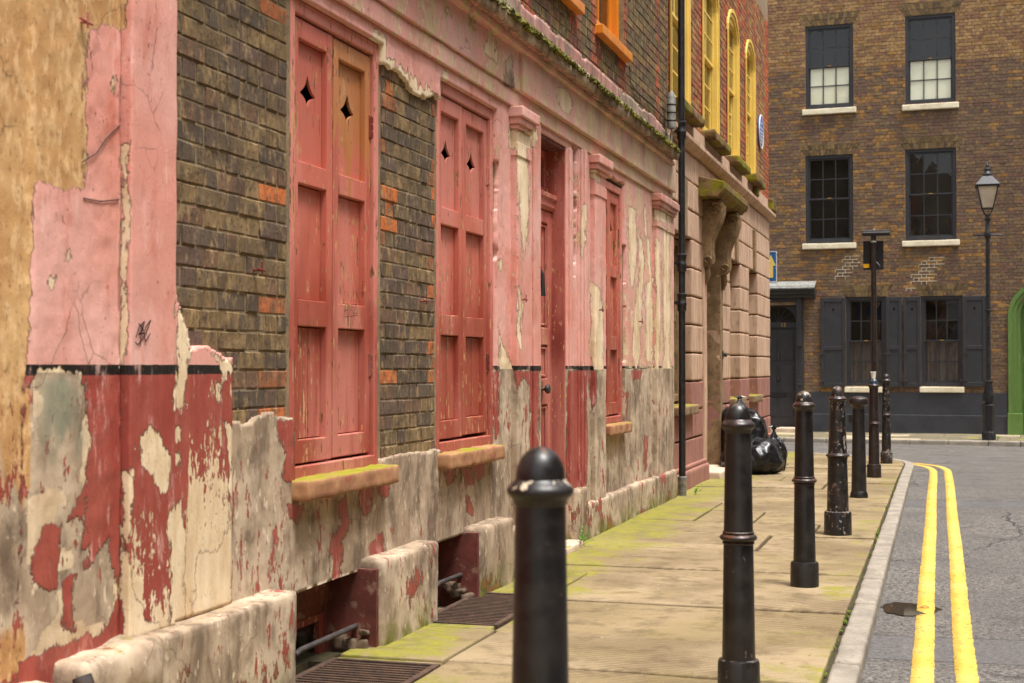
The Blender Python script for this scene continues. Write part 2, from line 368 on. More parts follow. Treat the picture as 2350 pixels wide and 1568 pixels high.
def mat_road():
    s = NT('asphalt', .75); p = s.sep()
    fine = s.vor(45); f2 = s.noise(38, 6, .8); big = s.noise(.9, 5, .6); mid = s.noise(5, 4, .6)
    col = s.mix(s.step(f2, .42, .56), lin(44, 41, 39), lin(118, 112, 105)); col = s.mix(s.step(s.noise(52, 4, .75), .56, .62, 0, .85), col, lin(164, 154, 144))
    col = s.mix(s.step(big, .35, .65, 0, .5), col, lin(78, 73, 70)); col = s.mix(s.step(mid, .55, .75, 0, .35), col, lin(54, 49, 49))
    # relaid trench strips across the carriageway
    yy = s.math('ADD', p[1], s.math('MULTIPLY', s.math('SUBTRACT', s.noise(2, 3), .5), .03))
    patch = None
    for a, b in ((6.98, 7.62), (14.6, 15.3)):
        k = s.math('MULTIPLY', s.step(yy, a, a+.015), s.step(yy, b, b+.015, 1, 0)); patch = k if patch is None else s.math('MAXIMUM', patch, k)
    seam = None
    for a in (6.98, 7.62, 14.6, 15.3, 20.2):
        k = s.step(s.math('ABSOLUTE', s.math('SUBTRACT', yy, a)), .004, .012, 1, 0); seam = k if seam is None else s.math('MAXIMUM', seam, k)
    col = s.mix(s.math('MULTIPLY', patch, .75), col, s.mix(s.step(f2, .4, .6), lin(76, 73, 73), lin(98, 94, 92)))
    col = s.mix(s.math('MULTIPLY', seam, .8), col, lin(34, 31, 30))
    dv = s.n('ShaderNodeVectorMath', {0: s.pos, 1: s.scaled((.3, .3, 0), s.n('ShaderNodeTexNoise', {'Vector': s.pos, 'Scale': 3.0, 'Detail': 5.0}).outputs['Color'])}, operation='ADD').outputs[0]
    ed = s.n('ShaderNodeTexVoronoi', {'Vector': dv, 'Scale': .55}, feature='DISTANCE_TO_EDGE').outputs['Distance']
    col = s.mix(s.math('MULTIPLY', s.step(ed, .003, .009, .85, 0), s.step(s.noise(.6, 2), .45, .55)), col, lin(36, 33, 32))
    col = s.mix(s.step(s.noise(1.7, 5, .7), .56, .72, 0, .6), col, lin(50, 45, 44)); col = s.mix(s.step(s.noise(2.3, 6, .7, sc=(1.6, .4, 1)), .56, .7, 0, .4), col, lin(124, 118, 113))
    h = s.math('ADD', s.math('MULTIPLY', s.step(fine, .0, .5, 1, 0), 1.0), f2)
    st = s.math('MULTIPLY_ADD', patch, -.35, .75)
    bp = s.n('ShaderNodeBump', {'Height': h, 'Strength': st, 'Distance': .01}).outputs[0]
    return s.fin(col, s.step(big, .3, .7, .5, .75), bp, .5)

def mat_yellow():
    s = NT('yellow_road_paint', .6); f = s.noise(120, 4, .65); m = s.noise(2.5, 5, .6); b = s.noise(26, 5, .65)
    col = s.mix(s.step(m, .35, .68), lin(226, 192, 96), lin(212, 172, 62)); col = s.mix(s.step(f, .62, .72, 0, .5), col, lin(190, 150, 64))
    col = s.mix(s.step(s.noise(70, 5, .75), .55, .66, 0, .75), col, lin(168, 140, 78)); col = s.mix(s.step(s.noise(1.2, 5, .65), .5, .7, 0, .4), col, lin(196, 158, 70)); col = s.mix(s.step(b, .56, .62, 0, .75), col, lin(122, 108, 84))
    return s.fin(col, .6, s.bump(s.math('ADD', f, b), .5, .006), .4)

def mat_iron(name='bollard_paint', chips=.0, base=lin(20, 18, 18), chipc=lin(128, 120, 112), rust=lin(84, 54, 36)):
    s = NT(name, .38)
    mid = s.noise(14, 5, .62); fine = s.noise(46, 5, .66, sc=(1, 1, .6)); big = s.noise(3, 4, .6)
    col = s.mix(s.step(mid, .35, .7), base, lin(38, 33, 31)); c = s.step(s.math('ADD', fine, s.math('MULTIPLY', big, .35)), .86-chips, .885-chips)
    up = s.step(s.sep(s.geo.outputs['Normal'])[2], .25, .8, 0, .10)
    c = s.step(s.math('ADD', s.math('ADD', fine, up), s.math('MULTIPLY', big, .35)), .86-chips, .89-chips)
    col = s.mix(c, col, s.mix(s.step(mid, .42, .6), chipc, rust))
    return s.fin(col, s.step(mid, .3, .7, .28, .5), s.bump(s.math('SUBTRACT', mid, s.math('MULTIPLY', c, .8)), .25, .006), .5)

MAT = {}
MAT['facade'] = mat_facade()
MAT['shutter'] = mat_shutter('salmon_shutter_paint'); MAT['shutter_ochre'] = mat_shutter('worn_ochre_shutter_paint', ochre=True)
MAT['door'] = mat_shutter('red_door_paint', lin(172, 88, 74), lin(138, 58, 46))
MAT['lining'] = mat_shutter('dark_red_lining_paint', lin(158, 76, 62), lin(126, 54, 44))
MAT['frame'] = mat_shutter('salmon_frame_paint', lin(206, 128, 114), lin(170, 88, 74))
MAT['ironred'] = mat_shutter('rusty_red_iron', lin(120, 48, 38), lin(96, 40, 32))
MAT['brick'] = mat_brick('stock_brick', False, .55, lin(82, 70, 58), lin(166, 138, 98)); MAT['brick_j'] = mat_brick('stock_brick_joined', True, .55)
MAT['brick2'] = mat_brick('red_and_yellow_brick', False, .25, lin(112, 76, 52), lin(186, 150, 88)); MAT['brick2_j'] = mat_brick('red_and_yellow_brick_joined', True, .25, lin(112, 76, 52), lin(186, 150, 88))
MAT['brick3'] = mat_brick('sooty_yellow_brick', False, .2, lin(98, 82, 68), lin(150, 118, 76)); MAT['brick3_j'] = mat_brick('sooty_yellow_brick_joined', True, .2, lin(98, 82, 68), lin(150, 118, 76))
MAT['mortar'] = mat_simple('old_mortar', lin(112, 97, 73), lin(148, 128, 97), 7, .95, c3=lin(44, 38, 30))
MAT['mortar3'] = mat_simple('dark_mortar', lin(122, 102, 78), lin(150, 126, 96), 5, .95, c3=lin(52, 42, 32))
MAT['stone'] = mat_simple('tan_rusticated_stone', lin(168, 134, 110), lin(206, 172, 144), 5, .85, sc=(1, 2.6, .3), c3=lin(120, 96, 76), fscale=15, moss=.2)
MAT['stone_red'] = mat_simple('red_painted_stone', lin(132, 88, 78), lin(156, 108, 94), 4, .8, sc=(1, 2.0, .4), c3=lin(182, 130, 108), fscale=30, moss=.2)
MAT['stone_old'] = mat_simple('mossy_old_stone', lin(110, 88, 62), lin(150, 122, 88), 6, .9, c3=lin(72, 58, 40), fscale=34, moss=.75, mscale=4)
MAT['sill'] = mat_simple('mossy_red_sill', lin(146, 100, 70), lin(176, 132, 92), 9, .85, c3=lin(146, 58, 48), fscale=11, moss=.7, mscale=3)
def mat_mossy():
    s = NT('moss_grown_stone', .9); a = s.noise(5, 6, .65); f = s.noise(40, 5, .65)
    col = s.mix(s.step(a, .35, .65), lin(82, 64, 42), lin(136, 106, 72)); col = s.mix(s.step(f, .55, .68, 0, .6), col, lin(52, 42, 28))
    k = s.step(s.noise(3.4, 6, .68), .46, .60); col = s.mix(s.math('MULTIPLY', k, .9), col, s.mix(f, lin(74, 74, 16), lin(150, 142, 26)))
    return s.fin(col, .95, s.bump(s.math('ADD', f, a), .6, .01), .2)
MAT['mossy'] = mat_mossy()
MAT['plinth'] = mat_simple('worn_plinth_stone', lin(190, 164, 142), lin(212, 190, 166), 5, .9, c3=lin(166, 132, 112), fscale=40, moss=.15)
MAT['rubble'] = mat_simple('broken_rubble_stone', lin(112, 92, 74), lin(80, 64, 52), 9, .95, c3=lin(64, 50, 40), fscale=36)
MAT['brown'] = mat_simple('brown_reveal_paint', lin(84, 40, 33), lin(112, 54, 44), 9, .75, c3=lin(150, 118, 98), fscale=13)
MAT['ironbar'] = mat_simple('dark_wrought_iron', lin(48, 44, 44), lin(72, 66, 64), 20, .6, c3=lin(88, 60, 44))
MAT['grate'] = mat_simple('rusty_cast_iron', lin(62, 48, 40), lin(92, 68, 52), 16, .65, c3=lin(40, 32, 28))
MAT['void'] = mat_simple('dark_interior', lin(22, 18, 16), lin(34, 28, 24), 2, .9, bump=.05)
MAT['glass'] = mat_glass()
MAT['pave'] = mat_pavement(); MAT['road'] = mat_road(); MAT['yellow'] = mat_yellow()
MAT['bed'] = mat_simple('dirt_joint', lin(48, 40, 28), lin(66, 60, 30), 8, .95, c3=lin(32, 27, 20))
MAT['kerb'] = mat_simple('granite_kerb', lin(126, 118, 106), lin(156, 146, 132), 5, .85, c3=lin(112, 96, 76), fscale=46, bump=.6)
MAT['bollard'] = mat_iron('bollard_paint', .02, lin(22, 20, 20), lin(92, 86, 80)); MAT['bollard_chip'] = mat_iron('scratched_bollard_paint', .115, chipc=lin(150, 142, 132)); MAT['bollard_cap'] = mat_iron('chipped_bollard_cap_paint', .07, chipc=lin(188, 172, 148))
MAT['bollard_rust'] = mat_iron('rusting_bollard_paint', .05, lin(40, 26, 22), lin(92, 58, 44))
MAT['bollard_blue'] = mat_iron('blue_bollard_cap_paint', .03, lin(34, 58, 78), lin(150, 160, 160))
MAT['pipe'] = mat_iron('black_pipe_paint', -.05, lin(22, 23, 27))
MAT['dark'] = mat_simple('charcoal_paint', lin(44, 43, 46), lin(52, 51, 54), 4, .5, c3=lin(60, 58, 60), bump=.08)
MAT['dark2'] = mat_simple('charcoal_plinth_paint', lin(44, 45, 50), lin(56, 57, 62), 2.5, .6, c3=lin(66, 66, 70), bump=.1)
MAT['whitestone'] = mat_simple('white_painted_sill', lin(232, 220, 192), lin(214, 200, 170), 5, .8, c3=lin(170, 156, 124), fscale=30)
MAT['yellowwood'] = mat_simple('yellow_window_paint', lin(232, 198, 100), lin(224, 186, 84), 3, .45, c3=lin(240, 212, 126), bump=.06)
MAT['orangewood'] = mat_simple('orange_varnished_wood', lin(222, 138, 26), lin(204, 118, 20), 5, .45, sc=(1, 1, .1), c3=lin(176, 92, 18), bump=.1)
MAT['blind'] = mat_simple('cream_blind', lin(246, 236, 206), lin(250, 242, 216), 2, .9, bump=.02)
MAT['curtain'] = mat_simple('grey_net_curtain', lin(98, 86, 80), lin(82, 72, 67), 3, .95, sc=(4, 4, .1), bump=.2)
MAT['green'] = mat_simple('green_gate_paint', lin(84, 112, 50), lin(98, 126, 62), 3, .5, sc=(1, 1, .3), c3=lin(116, 140, 80), fscale=20, bump=.15)
MAT['bag'] = mat_simple('black_plastic_sack', lin(17, 16, 17), lin(24, 23, 24), 4, .30, bump=.12, fscale=9, dist=.01)
MAT['moss'] = mat_simple('cushion_moss', lin(66, 62, 22), lin(108, 104, 26), 6, .95, c3=lin(60, 56, 20), bump=.6)
MAT['kerbmoss'] = mat_simple('kerb_moss', lin(70, 90, 24), lin(104, 116, 30), 9, .95, c3=lin(60, 56, 28), bump=.5)
MAT['leaf'] = mat_simple('weed_leaf', lin(70, 128, 26), lin(100, 156, 40), 20, .6, bump=.1)
MAT['farpave'] = mat_simple('grey_flagstone', lin(100, 90, 72), lin(124, 112, 90), 3, .85, c3=lin(104, 94, 66), moss=.25, mscale=2)
MAT['farpave_pale'] = mat_simple('pale_flagstone', lin(176, 160, 134), lin(156, 140, 114), 3, .85, c3=lin(156, 138, 108))
MAT['gold'] = mat_simple('brass', lin(200, 158, 78), lin(180, 134, 60), 10, .35, bump=.05)
MAT['lampglass'] = mat_simple('milky_lamp_glass', lin(206, 190, 166), lin(186, 168, 144), 4, .3, bump=.02)
MAT['blue'] = mat_simple('blue_enamel', lin(30, 92, 150), lin(36, 100, 160), 5, .35, bump=.03)
MAT['plaque'] = mat_simple('blue_plaque_glaze', lin(52, 84, 158), lin(62, 96, 170), 5, .35, bump=.03)
MAT['white'] = mat_simple('white_paint', lin(236, 232, 222), lin(228, 222, 210), 5, .5, bump=.03)
MAT['arrow'] = mat_simple('pale_yellow_print', lin(240, 214, 120), lin(236, 206, 104), 5, .5, bump=.02)
MAT['cable'] = mat_simple('grey_cable_sheath', lin(110, 110, 106), lin(150, 148, 140), 14, .6, c3=lin(50, 54, 60), fscale=12)
MAT['ink'] = mat_simple('black_marker', lin(22, 18, 18), lin(34, 26, 26), 9, .6, bump=.02)
MAT['sticker'] = mat_simple('yellow_sticker', lin(244, 186, 20), lin(236, 170, 18), 9, .5, c3=lin(230, 100, 30), fscale=22)
MAT['water'] = NT('rain_puddle').fin((.02, .018, .015, 1), .04, spec=.6)

# ------------------------------------------------------------------ weathering of the painted front
def polysd(px, py, poly):
    """signed distance in picture pixels, positive inside"""
    P = np.array(poly, float); n = len(P); d2 = np.full(px.shape, 1e12); ins = np.zeros(px.shape, bool)
    for i in range(n):
        ax, ay = P[i]; bx, by = P[(i+1) % n]; ex, ey = bx-ax, by-ay
        t = np.clip(((px-ax)*ex+(py-ay)*ey)/(ex*ex+ey*ey+1e-9), 0, 1)
        d2 = np.minimum(d2, (px-ax-t*ex)**2+(py-ay-t*ey)**2)
        c = (ay > py) != (by > py)
        ins ^= c & (px < (bx-ax)*(py-ay)/(by-ay+1e-12)+ax)
    return np.where(ins, 1, -1)*np.sqrt(d2)
BARE = [  # coat lost to the cream ground, above the black line
    [(1188,320),(1210,330),(1214,420),(1209,520),(1205,600),(1198,560),(1192,480),(1186,400)], [(1190,640),(1200,700),(1198,750),(1190,700)], [(1184,655),(1190,700),(1196,800),(1190,780)],
    [(1143,600),(1152,590),(1153,615),(1146,625)], [(1143,750),(1156,790),(1178,850),(1160,905),(1148,860),(1145,820)], [(1166,296),(1220,303),(1220,346),(1166,340)], [(1214,300),(1232,295),(1232,345),(1216,342)],
    [(1353,640),(1375,660),(1384,700),(1384,870),(1366,850),(1352,800),(1358,720)], [(1372,690),(1383,690),(1383,980),(1376,980)], [(1350,383),(1372,390),(1376,418),(1350,408)],
    [(1441,470),(1460,480),(1462,600),(1452,665),(1445,640)], [(1465,520),(1480,600),(1475,700),(1468,820),(1460,870),(1450,790),(1458,700),(1468,620)], [(1478,470),(1490,560),(1497,660),(1490,640),(1482,560)],
    [(1483,650),(1497,640),(1500,850),(1480,820)], [(1503,540),(1518,560),(1516,700),(1512,860),(1500,860),(1505,700)], [(1522,520),(1537,530),(1538,860),(1522,860)], [(1500,480),(1540,490),(1540,512),(1500,506)],
    [(1075,15),(1085,10),(1095,60),(1088,75),(1078,60)], [(1120,55),(1140,95),(1142,145),(1125,140),(1112,110)], [(1160,140),(1172,130),(1177,200),(1158,195)], [(1278,200),(1300,205),(1315,235),(1305,262),(1288,255),(1280,225)],
    [(1100,0),(1110,0),(1108,18)], [(1020,20),(1030,15),(1034,45),(1026,40)], [(1338,470),(1346,470),(1344,560),(1336,600),(1330,520)], [(893,135),(906,140),(914,178),(905,195),(896,170)],
    # left group
    [(85,842),(180,850),(195,900),(200,1000),(192,1180),(150,1200),(200,1100),(195,1250),(215,1230),(205,1300),(255,1210),(265,1380),(230,1450),(40,1520),(52,900),(70,870)],
    [(318,1010),(345,962),(375,1010),(390,1060),(385,1140),(372,1130),(355,1120),(345,1090),(318,1060)], [(282,1090),(300,1080),(312,1140),(292,1250),(305,1350),(340,1430),(385,1440),(385,1480),(280,1480)],
    [(385,1180),(408,1150),(425,1250),(425,1440),(385,1440),(392,1300)], [(400,690),(415,700),(432,760),(434,850),(425,935),(405,938),(398,900),(408,850),(402,780)], [(402,985),(412,980),(414,1010),(404,1015)], [(402,1040),(412,1030),(412,1075),(405,1070)],
    [(515,965),(536,985),(536,1430),(440,1440),(441,1280),(470,1260),(500,1270),(525,1200),(528,1050)], [(495,870),(505,880),(502,920),(494,900)], [(470,800),(490,810),(536,850),(520,830),(515,870),(505,842)], [(256,160),(266,170),(264,225),(256,210)], [(148,570),(163,575),(160,605),(147,600)], [(100,640),(135,625),(130,660),(112,672)],
    [(276,330),(300,320),(296,420),(302,470),(296,560),(286,620),(292,720),(284,840),(276,840),(280,620)]]
OCHRE_P = [[(-400,-400),(292,-400),(292,60),(275,72),(232,64),(205,80),(198,150),(196,300),(192,430),(150,436),(135,426),(85,430),(72,470),(70,640),(68,840),(55,900),(40,1560),(-400,1600)]]
PAINT = [  # red coat left on below the line
    [(640,965),(676,965),(678,1110),(652,1100),(655,1040),(640,1000)], [(775,1150),(795,1135),(802,1200),(785,1240),(782,1320),(760,1335),(757,1245),(780,1200)], [(822,1120),(860,1115),(850,1175),(835,1190),(822,1160)],
    [(855,1100),(892,1095),(888,1140),(868,1135)], [(850,1250),(875,1220),(882,1280),(862,1310),(848,1300)], [(665,1160),(692,1165),(680,1195),(668,1185)], [(1020,1085),(1045,1075),(1040,1110),(1025,1120)], [(1055,1075),(1075,1070),(1090,1110),(1070,1120)],
    [(1085,1070),(1120,1050),(1110,1090),(1095,1100)], [(1070,1140),(1080,1130),(1082,1180),(1072,1175)], [(1130,850),(1146,850),(1143,1000),(1136,1010)], [(1180,850),(1219,850),(1216,885),(1200,870),(1188,892)], [(1214,850),(1237,850),(1237,1200),(1214,1190)],
    [(1302,850),(1348,850),(1348,1135),(1300,1140)], [(1350,850),(1372,850),(1368,920),(1360,955),(1352,900)], [(1434,900),(1443,900),(1443,940),(1436,965)], [(1480,1000),(1486,1000),(1484,1080),(1478,1080)], [(1448,850),(1475,850),(1470,868),(1452,872)],
    [(100,1205),(140,1210),(150,1290),(130,1360),(70,1340),(75,1270)], [(190,850),(232,850),(240,1000),(236,1100),(250,1150),(240,1200),(215,1160),(206,1040)], [(142,1330),(170,1320),(165,1450),(148,1440)]]
SMEAR = [[(80,860),(150,850),(195,900),(200,1020),(175,1090),(190,1150),(150,1180),(140,1100),(90,1060),(78,960)]]
def weather(o, default=None, nz=.016, stripe=1.0, wearf=None):
    """writes the attributes the facade paint reads; everything is fixed to the wall"""
    me = o.data; P = coords(me).astype(float); M = np.array(wmat(o)); W = P@M[:3, :3].T+M[:3, 3]
    px, py, f = project(W); sc = FPX/np.maximum(f, .5)*.6; y, z = W[:, 1], W[:, 2]
    low = z < 1.285; left = y < 4.90
    v = np.where(low & ~left, .08, -.08) if default is None else np.full(len(P), default)
    for q in BARE: v = np.maximum(v, polysd(px, py, q)/sc)
    for q in PAINT: v = np.minimum(v, -polysd(px, py, q)/sc)
    tone = np.where(low & ~left, 1.0, 0.0)
    tone = np.where((polysd(px, py, BARE[19]) > -4), 1.0, tone)
    tone = np.where(low & left & (px < 262), .45+.5*(fbm(W*5, 5, 3) > .1), tone)
    oc = polysd(px, py, OCHRE_P[0])/sc; v = np.maximum(v, oc); tone = np.where(oc > -.03, np.where(low, np.clip(1.45+1.6*fbm(W*3, 9, 4), 1, 2), 2.0), tone)
    v = v+nz*fbm(W*np.array((14, 14, 7)), 3, 3)+.010*fbm(W*4, 33, 3)
    wear = np.full(len(P), .24)
    if wearf is not None: wear = wearf(W, px, py)
    else:
        wear = np.where(~low & (z > 2.94), .49+.06*np.clip((y-8)/4, 0, 1), wear)
        wear = np.where(~low & (y > 12.0) & (z < 2.94), .49, wear); wear = np.where(~low & (y > 8.3) & (y < 12) & (z < 2.94), .38, wear); wear = np.where(~low & (y < 4.6), .20, wear)
        wear = np.where(low & (px > 432) & (px < 540), .42+.30*np.clip((py-950)/400, 0, 1), wear)
        wear = np.where(low & (px > 280) & (px < 432), .33+.26*np.clip((py-1000)/350, 0, 1), wear)
    smear = np.clip(polysd(px, py, SMEAR[0])/40+.3, 0, 1)*np.clip(.55+.9*fbm(W*np.array((6, 6, 3)), 21, 4), 0, 1)
    damp = np.clip(1-z/.16, 0, 1)
    grime = np.clip((y-12.2)/2.2, 0, 1)*np.clip((z-2.4)/.5, 0, 1)*.65
    grime = np.maximum(grime, np.clip((z-2.95)/.4, 0, 1)*np.clip(.25+.6*fbm(W*np.array((4, 4, 2)), 31, 4), 0, .75)*np.clip((y-6)/5, .3, 1))
    for nme, a in (('bare', v), ('tone', tone), ('wear', wear), ('smear', smear), ('damp', damp), ('grime', grime), ('stripe', np.full(len(P), stripe))):
        at = me.attributes.new(nme, 'FLOAT', 'POINT'); at.data.foreach_set('value', np.asarray(a, np.float32))
    return o

# ------------------------------------------------------------------ walls, bricks, windows
def sheet(ys, zs, keep, xf, thick):
    """wall skin facing +X at x = xf(y,z), kept where keep > 0, with a real ragged edge"""
    Y, Z = np.meshgrid(ys, zs, indexing='ij'); ny, nz = Y.shape; yz = np.stack((Y.ravel(), Z.ravel()), 1)
    f = keep(yz[:, 0], yz[:, 1]).reshape(ny, nz)
    cell = (f[:-1, :-1]+f[1:, :-1]+f[1:, 1:]+f[:-1, 1:])/4 > 0
    idx = np.arange(ny*nz).reshape(ny, nz)
    Q = np.stack((idx[:-1, :-1], idx[1:, :-1], idx[1:, 1:], idx[:-1, 1:]), -1)[cell]
    X = xf(yz[:, 0], yz[:, 1]); h = 1e-3
    near = np.abs(f.ravel()) < .007
    gy = (keep(yz[:, 0]+h, yz[:, 1])-keep(yz[:, 0]-h, yz[:, 1]))/(2*h); gz = (keep(yz[:, 0], yz[:, 1]+h)-keep(yz[:, 0], yz[:, 1]-h))/(2*h)
    g2 = np.maximum(gy*gy+gz*gz, .3); mv = np.where(near & (g2 < 6), np.clip(f.ravel()/g2, -.006, .006), 0)
    V = np.stack((X, yz[:, 0]-mv*gy, yz[:, 1]-mv*gz), 1)
    E = np.concatenate([Q[:, [i, (i+1) % 4]] for i in range(4)])
    key = E.min(1).astype(np.int64)*(ny*nz)+E.max(1); _, ii, cc = np.unique(key, return_index=True, return_counts=True)
    B = E[ii[cc == 1]]
    V2 = V.copy(); V2[:, 0] -= thick; n = len(V)
    R = np.stack((B[:, 0], B[:, 0]+n, B[:, 1]+n, B[:, 1]), 1)
    allV = np.concatenate((V, V2)); allQ = np.concatenate((Q, R))
    used = np.unique(allQ); mp = np.full(len(allV), -1, np.int64); mp[used] = np.arange(len(used))
    return fastmesh(allV[used], mp[allQ], smooth=False)
def rect_sd(y, z, r):                                        # positive outside the rectangle
    y0, y1, z0, z1 = r; dy = np.maximum(y0-y, y-y1); dz = np.maximum(z0-z, z-z1)
    return np.where((dy < 0) & (dz < 0), np.maximum(dy, dz), np.hypot(np.maximum(dy, 0), np.maximum(dz, 0)))
def lines(a, b, step, extra=()):
    pts = sorted({round(a, 4), round(b, 4), *[round(e, 4) for e in extra if a < e < b]}); out = []
    for p, q in zip(pts[:-1], pts[1:]):
        n = max(1, int(round((q-p)/step))); out += list(np.linspace(p, q, n+1)[:-1])
    return np.array(out+[pts[-1]])
def wall_open(u0, u1, z0, z1, opens, depth, frame):
    """flat wall with openings and their reveals; frame(u, v, z) gives the place (v = out of the wall)"""
    us = sorted({u0, u1, *[o[0] for o in opens], *[o[1] for o in opens]}); zs = sorted({z0, z1, *[o[2] for o in opens], *[o[3] for o in opens]})
    us = [u for u in us if u0 <= u <= u1]; zs = [z for z in zs if z0 <= z <= z1]; m = MB()
    for a, b in zip(us[:-1], us[1:]):
        for c, d in zip(zs[:-1], zs[1:]):
            mu, mz = (a+b)/2, (c+d)/2
            if any(o[0] < mu < o[1] and o[2] < mz < o[3] for o in opens): continue
            m.add([frame(a, 0, c), frame(b, 0, c), frame(b, 0, d), frame(a, 0, d)], [(0, 1, 2, 3)])
    for a, b, c, d in opens:
        for p, q in (((a, c), (b, c)), ((b, c), (b, d)), ((b, d), (a, d)), ((a, d), (a, c))):
            m.add([frame(p[0], 0, p[1]), frame(q[0], 0, q[1]), frame(q[0], -depth, q[1]), frame(p[0], -depth, p[1])], [(0, 1, 2, 3)])
    return m

BRICKMESH = {}
def brick_mesh(wd, ht, var, mat, dp=.06):
    k = (round(wd, 2), round(ht, 3), var, mat.name)
    if k not in BRICKMESH:
        r = random.Random(hash(k) & 0xffff); c = .004; V = []
        for v, ins in ((-dp, 0), (-c, 0), (0, c)):
            for su, sz in ((-1, -1), (1, -1), (1, 1), (-1, 1)):
                V.append(((wd/2-ins)*su+r.uniform(-.003, .003), v+r.uniform(-.0015, .0015), (ht/2-ins)*sz+r.uniform(-.002, .002)))
        F = [(8, 9, 10, 11)]+[(a+b, a+(b+1) % 4, a+4+(b+1) % 4, a+4+b) for a in (0, 4) for b in range(4)]
        me = mesh([(u, -v, z) for u, v, z in V], F); me.materials.append(mat); BRICKMESH[k] = me     # local: u = x, outwards = -y
    return BRICKMESH[k]
def brick_layout(u0, u1, z0, z1, course, blocked, ofs=0.0, joint=.0075):
    out = []; i0 = int(math.floor(z0/course)); i1 = int(math.ceil(z1/course))
    for i in range(i0, i1):
        zc = (i+.5)*course
        if zc < z0 or zc > z1: continue
        iv = [(u0, u1)]
        for b in blocked(zc):
            nx = []
            for a, c in iv:
                if b[1] <= a or b[0] >= c: nx.append((a, c)); continue
                if b[0] > a: nx.append((a, b[0]))
                if b[1] < c: nx.append((b[1], c))
            iv = nx
        per = .335; st = ofs+(.1675 if i % 2 else 0); k = math.floor((u0-st)/per)-1; p = st+k*per; edges = []
        while p < u1+per: edges += [p, p+.225]; p += per
        for a, c in iv:
            ed = [a]+[e for e in edges if a+.05 < e < c-.05]+[c]
            for e0, e1 in zip(ed[:-1], ed[1:]):
                if e1-e0 > .035: out.append(((e0+e1)/2, zc, e1-e0-joint, course-joint, i))
    return out
def place_bricks(thing, lay, frame, rot, colour, mat, matj, sizef, limit, jit=.0028, tilt=.006):
    """the largest in view become objects, the rest one joined part"""
    P = np.array([frame(b[0], 0, b[1]) for b in lay]); px, py, f = project(P)
    vis = (px > -10) & (px < 2360) & (py > -10) & (py < 1578) & sizef(px, py)
    score = np.where(vis, 1/f, 0); order = np.argsort(-score); big = set(int(i) for i in order[:limit] if score[i] > 0)
    m = MB(); cols = []
    for i, (u, z, wd, ht, row) in enumerate(lay):
        r = random.Random(i*7919+row); v = r.uniform(-jit, jit); c = colour(u, z, wd, row, r)
        me = brick_mesh(max(.03, round(wd, 2)), ht, r.randrange(4), mat)
        if i in big:
            o = link('brick', me, None, thing); o.location = frame(u, v, z); o.rotation_euler = (r.uniform(-tilt, tilt), r.uniform(-tilt, tilt), rot+r.uniform(-tilt, tilt)); o.scale = (wd/max(.03, round(wd, 2)), 1, 1); o.color = c
        else:
            base = frame(u, v, z); ca, sa = math.cos(rot), math.sin(rot)
            V = [(base[0]+p.co.x*ca-p.co.y*sa, base[1]+p.co.x*sa+p.co.y*ca, base[2]+p.co.z) for p in me.vertices]
            m.add(V, [tuple(q.vertices) for q in me.polygons]); cols += [c]*len(V)
    if m.V:
        j = mesh(m.V, m.F); ca = j.color_attributes.new('bc', 'FLOAT_COLOR', 'POINT'); ca.data.foreach_set('color', np.array(cols, np.float32).ravel())
        tag(link('brickwork', j, matj, thing), kind='stuff')

def sash(parent, frame, u0, u1, z0, z1, cols, rows, mat, fw=.05, dv=-.10, bar=.018, meet=True, name='window', upper=None, world=True, glass=None):
    """box frame, two sashes with glazing bars, every pane its own piece"""
    def bx(m, a, b, c, d, v0, v1):
        V = [frame(u, v, z) for u in (a, b) for v in (v0, v1) for z in (c, d)]
        m.add(V, [(0, 1, 3, 2), (4, 6, 7, 5), (0, 4, 5, 1), (2, 3, 7, 6), (0, 2, 6, 4), (1, 5, 7, 3)])
    m = MB(); v0, v1 = dv-.05, dv+.03
    bx(m, u0, u0+fw, z0, z1, v0, v1); bx(m, u1-fw, u1, z0, z1, v0, v1); bx(m, u0+fw, u1-fw, z1-fw, z1, v0, v1); bx(m, u0+fw, u1-fw, z0, z0+fw*1.3, v0, v1)
    win = m.build(name, mat, parent, world, bevel=.004)
    a, b, c, d = u0+fw, u1-fw, z0+fw*1.3, z1-fw; mid = (c+d)/2; sw = .035
    for k, (zc, zd, vv) in enumerate(((c, mid+.015, dv-.035), (mid-.015, d, dv-.005))):
        m = MB(); bx(m, a, a+sw, zc, zd, vv-.02, vv+.01); bx(m, b-sw, b, zc, zd, vv-.02, vv+.01); bx(m, a+sw, b-sw, zd-sw, zd, vv-.02, vv+.01); bx(m, a+sw, b-sw, zc, zc+sw, vv-.02, vv+.01)
        so_ = m.build('sash', mat, win, world, bevel=.003)
        n = rows//2; uu = np.linspace(a+sw, b-sw, cols+1); zz = np.linspace(zc+sw, zd-sw, n+1)
        for u in uu[1:-1]: m = MB(); bx(m, u-bar/2, u+bar/2, zc+sw, zd-sw, vv-.013, vv+.006); m.build('glazing_bar', mat, win, world)
        for z in zz[1:-1]: m = MB(); bx(m, a+sw, b-sw, z-bar/2, z+bar/2, vv-.011, vv+.004); m.build('glazing_bar', mat, win, world)
        for i in range(cols):
            for j in range(n):
                e = .003; w0, w1, y0, y1 = uu[i]+e, uu[i+1]-e, zz[j]+e, zz[j+1]-e; t = random.uniform(-.0025, .0025); t2 = random.uniform(-.0025, .0025)
                mesh_ = mesh([frame(w0, vv-.004+t, y0), frame(w1, vv-.004-t, y0+.0), frame(w1, vv-.004-t2, y1), frame(w0, vv-.004+t2, y1)], [(0, 1, 2, 3)])
                link('pane', mesh_, glass or MAT['glass'], win, world)
    return win

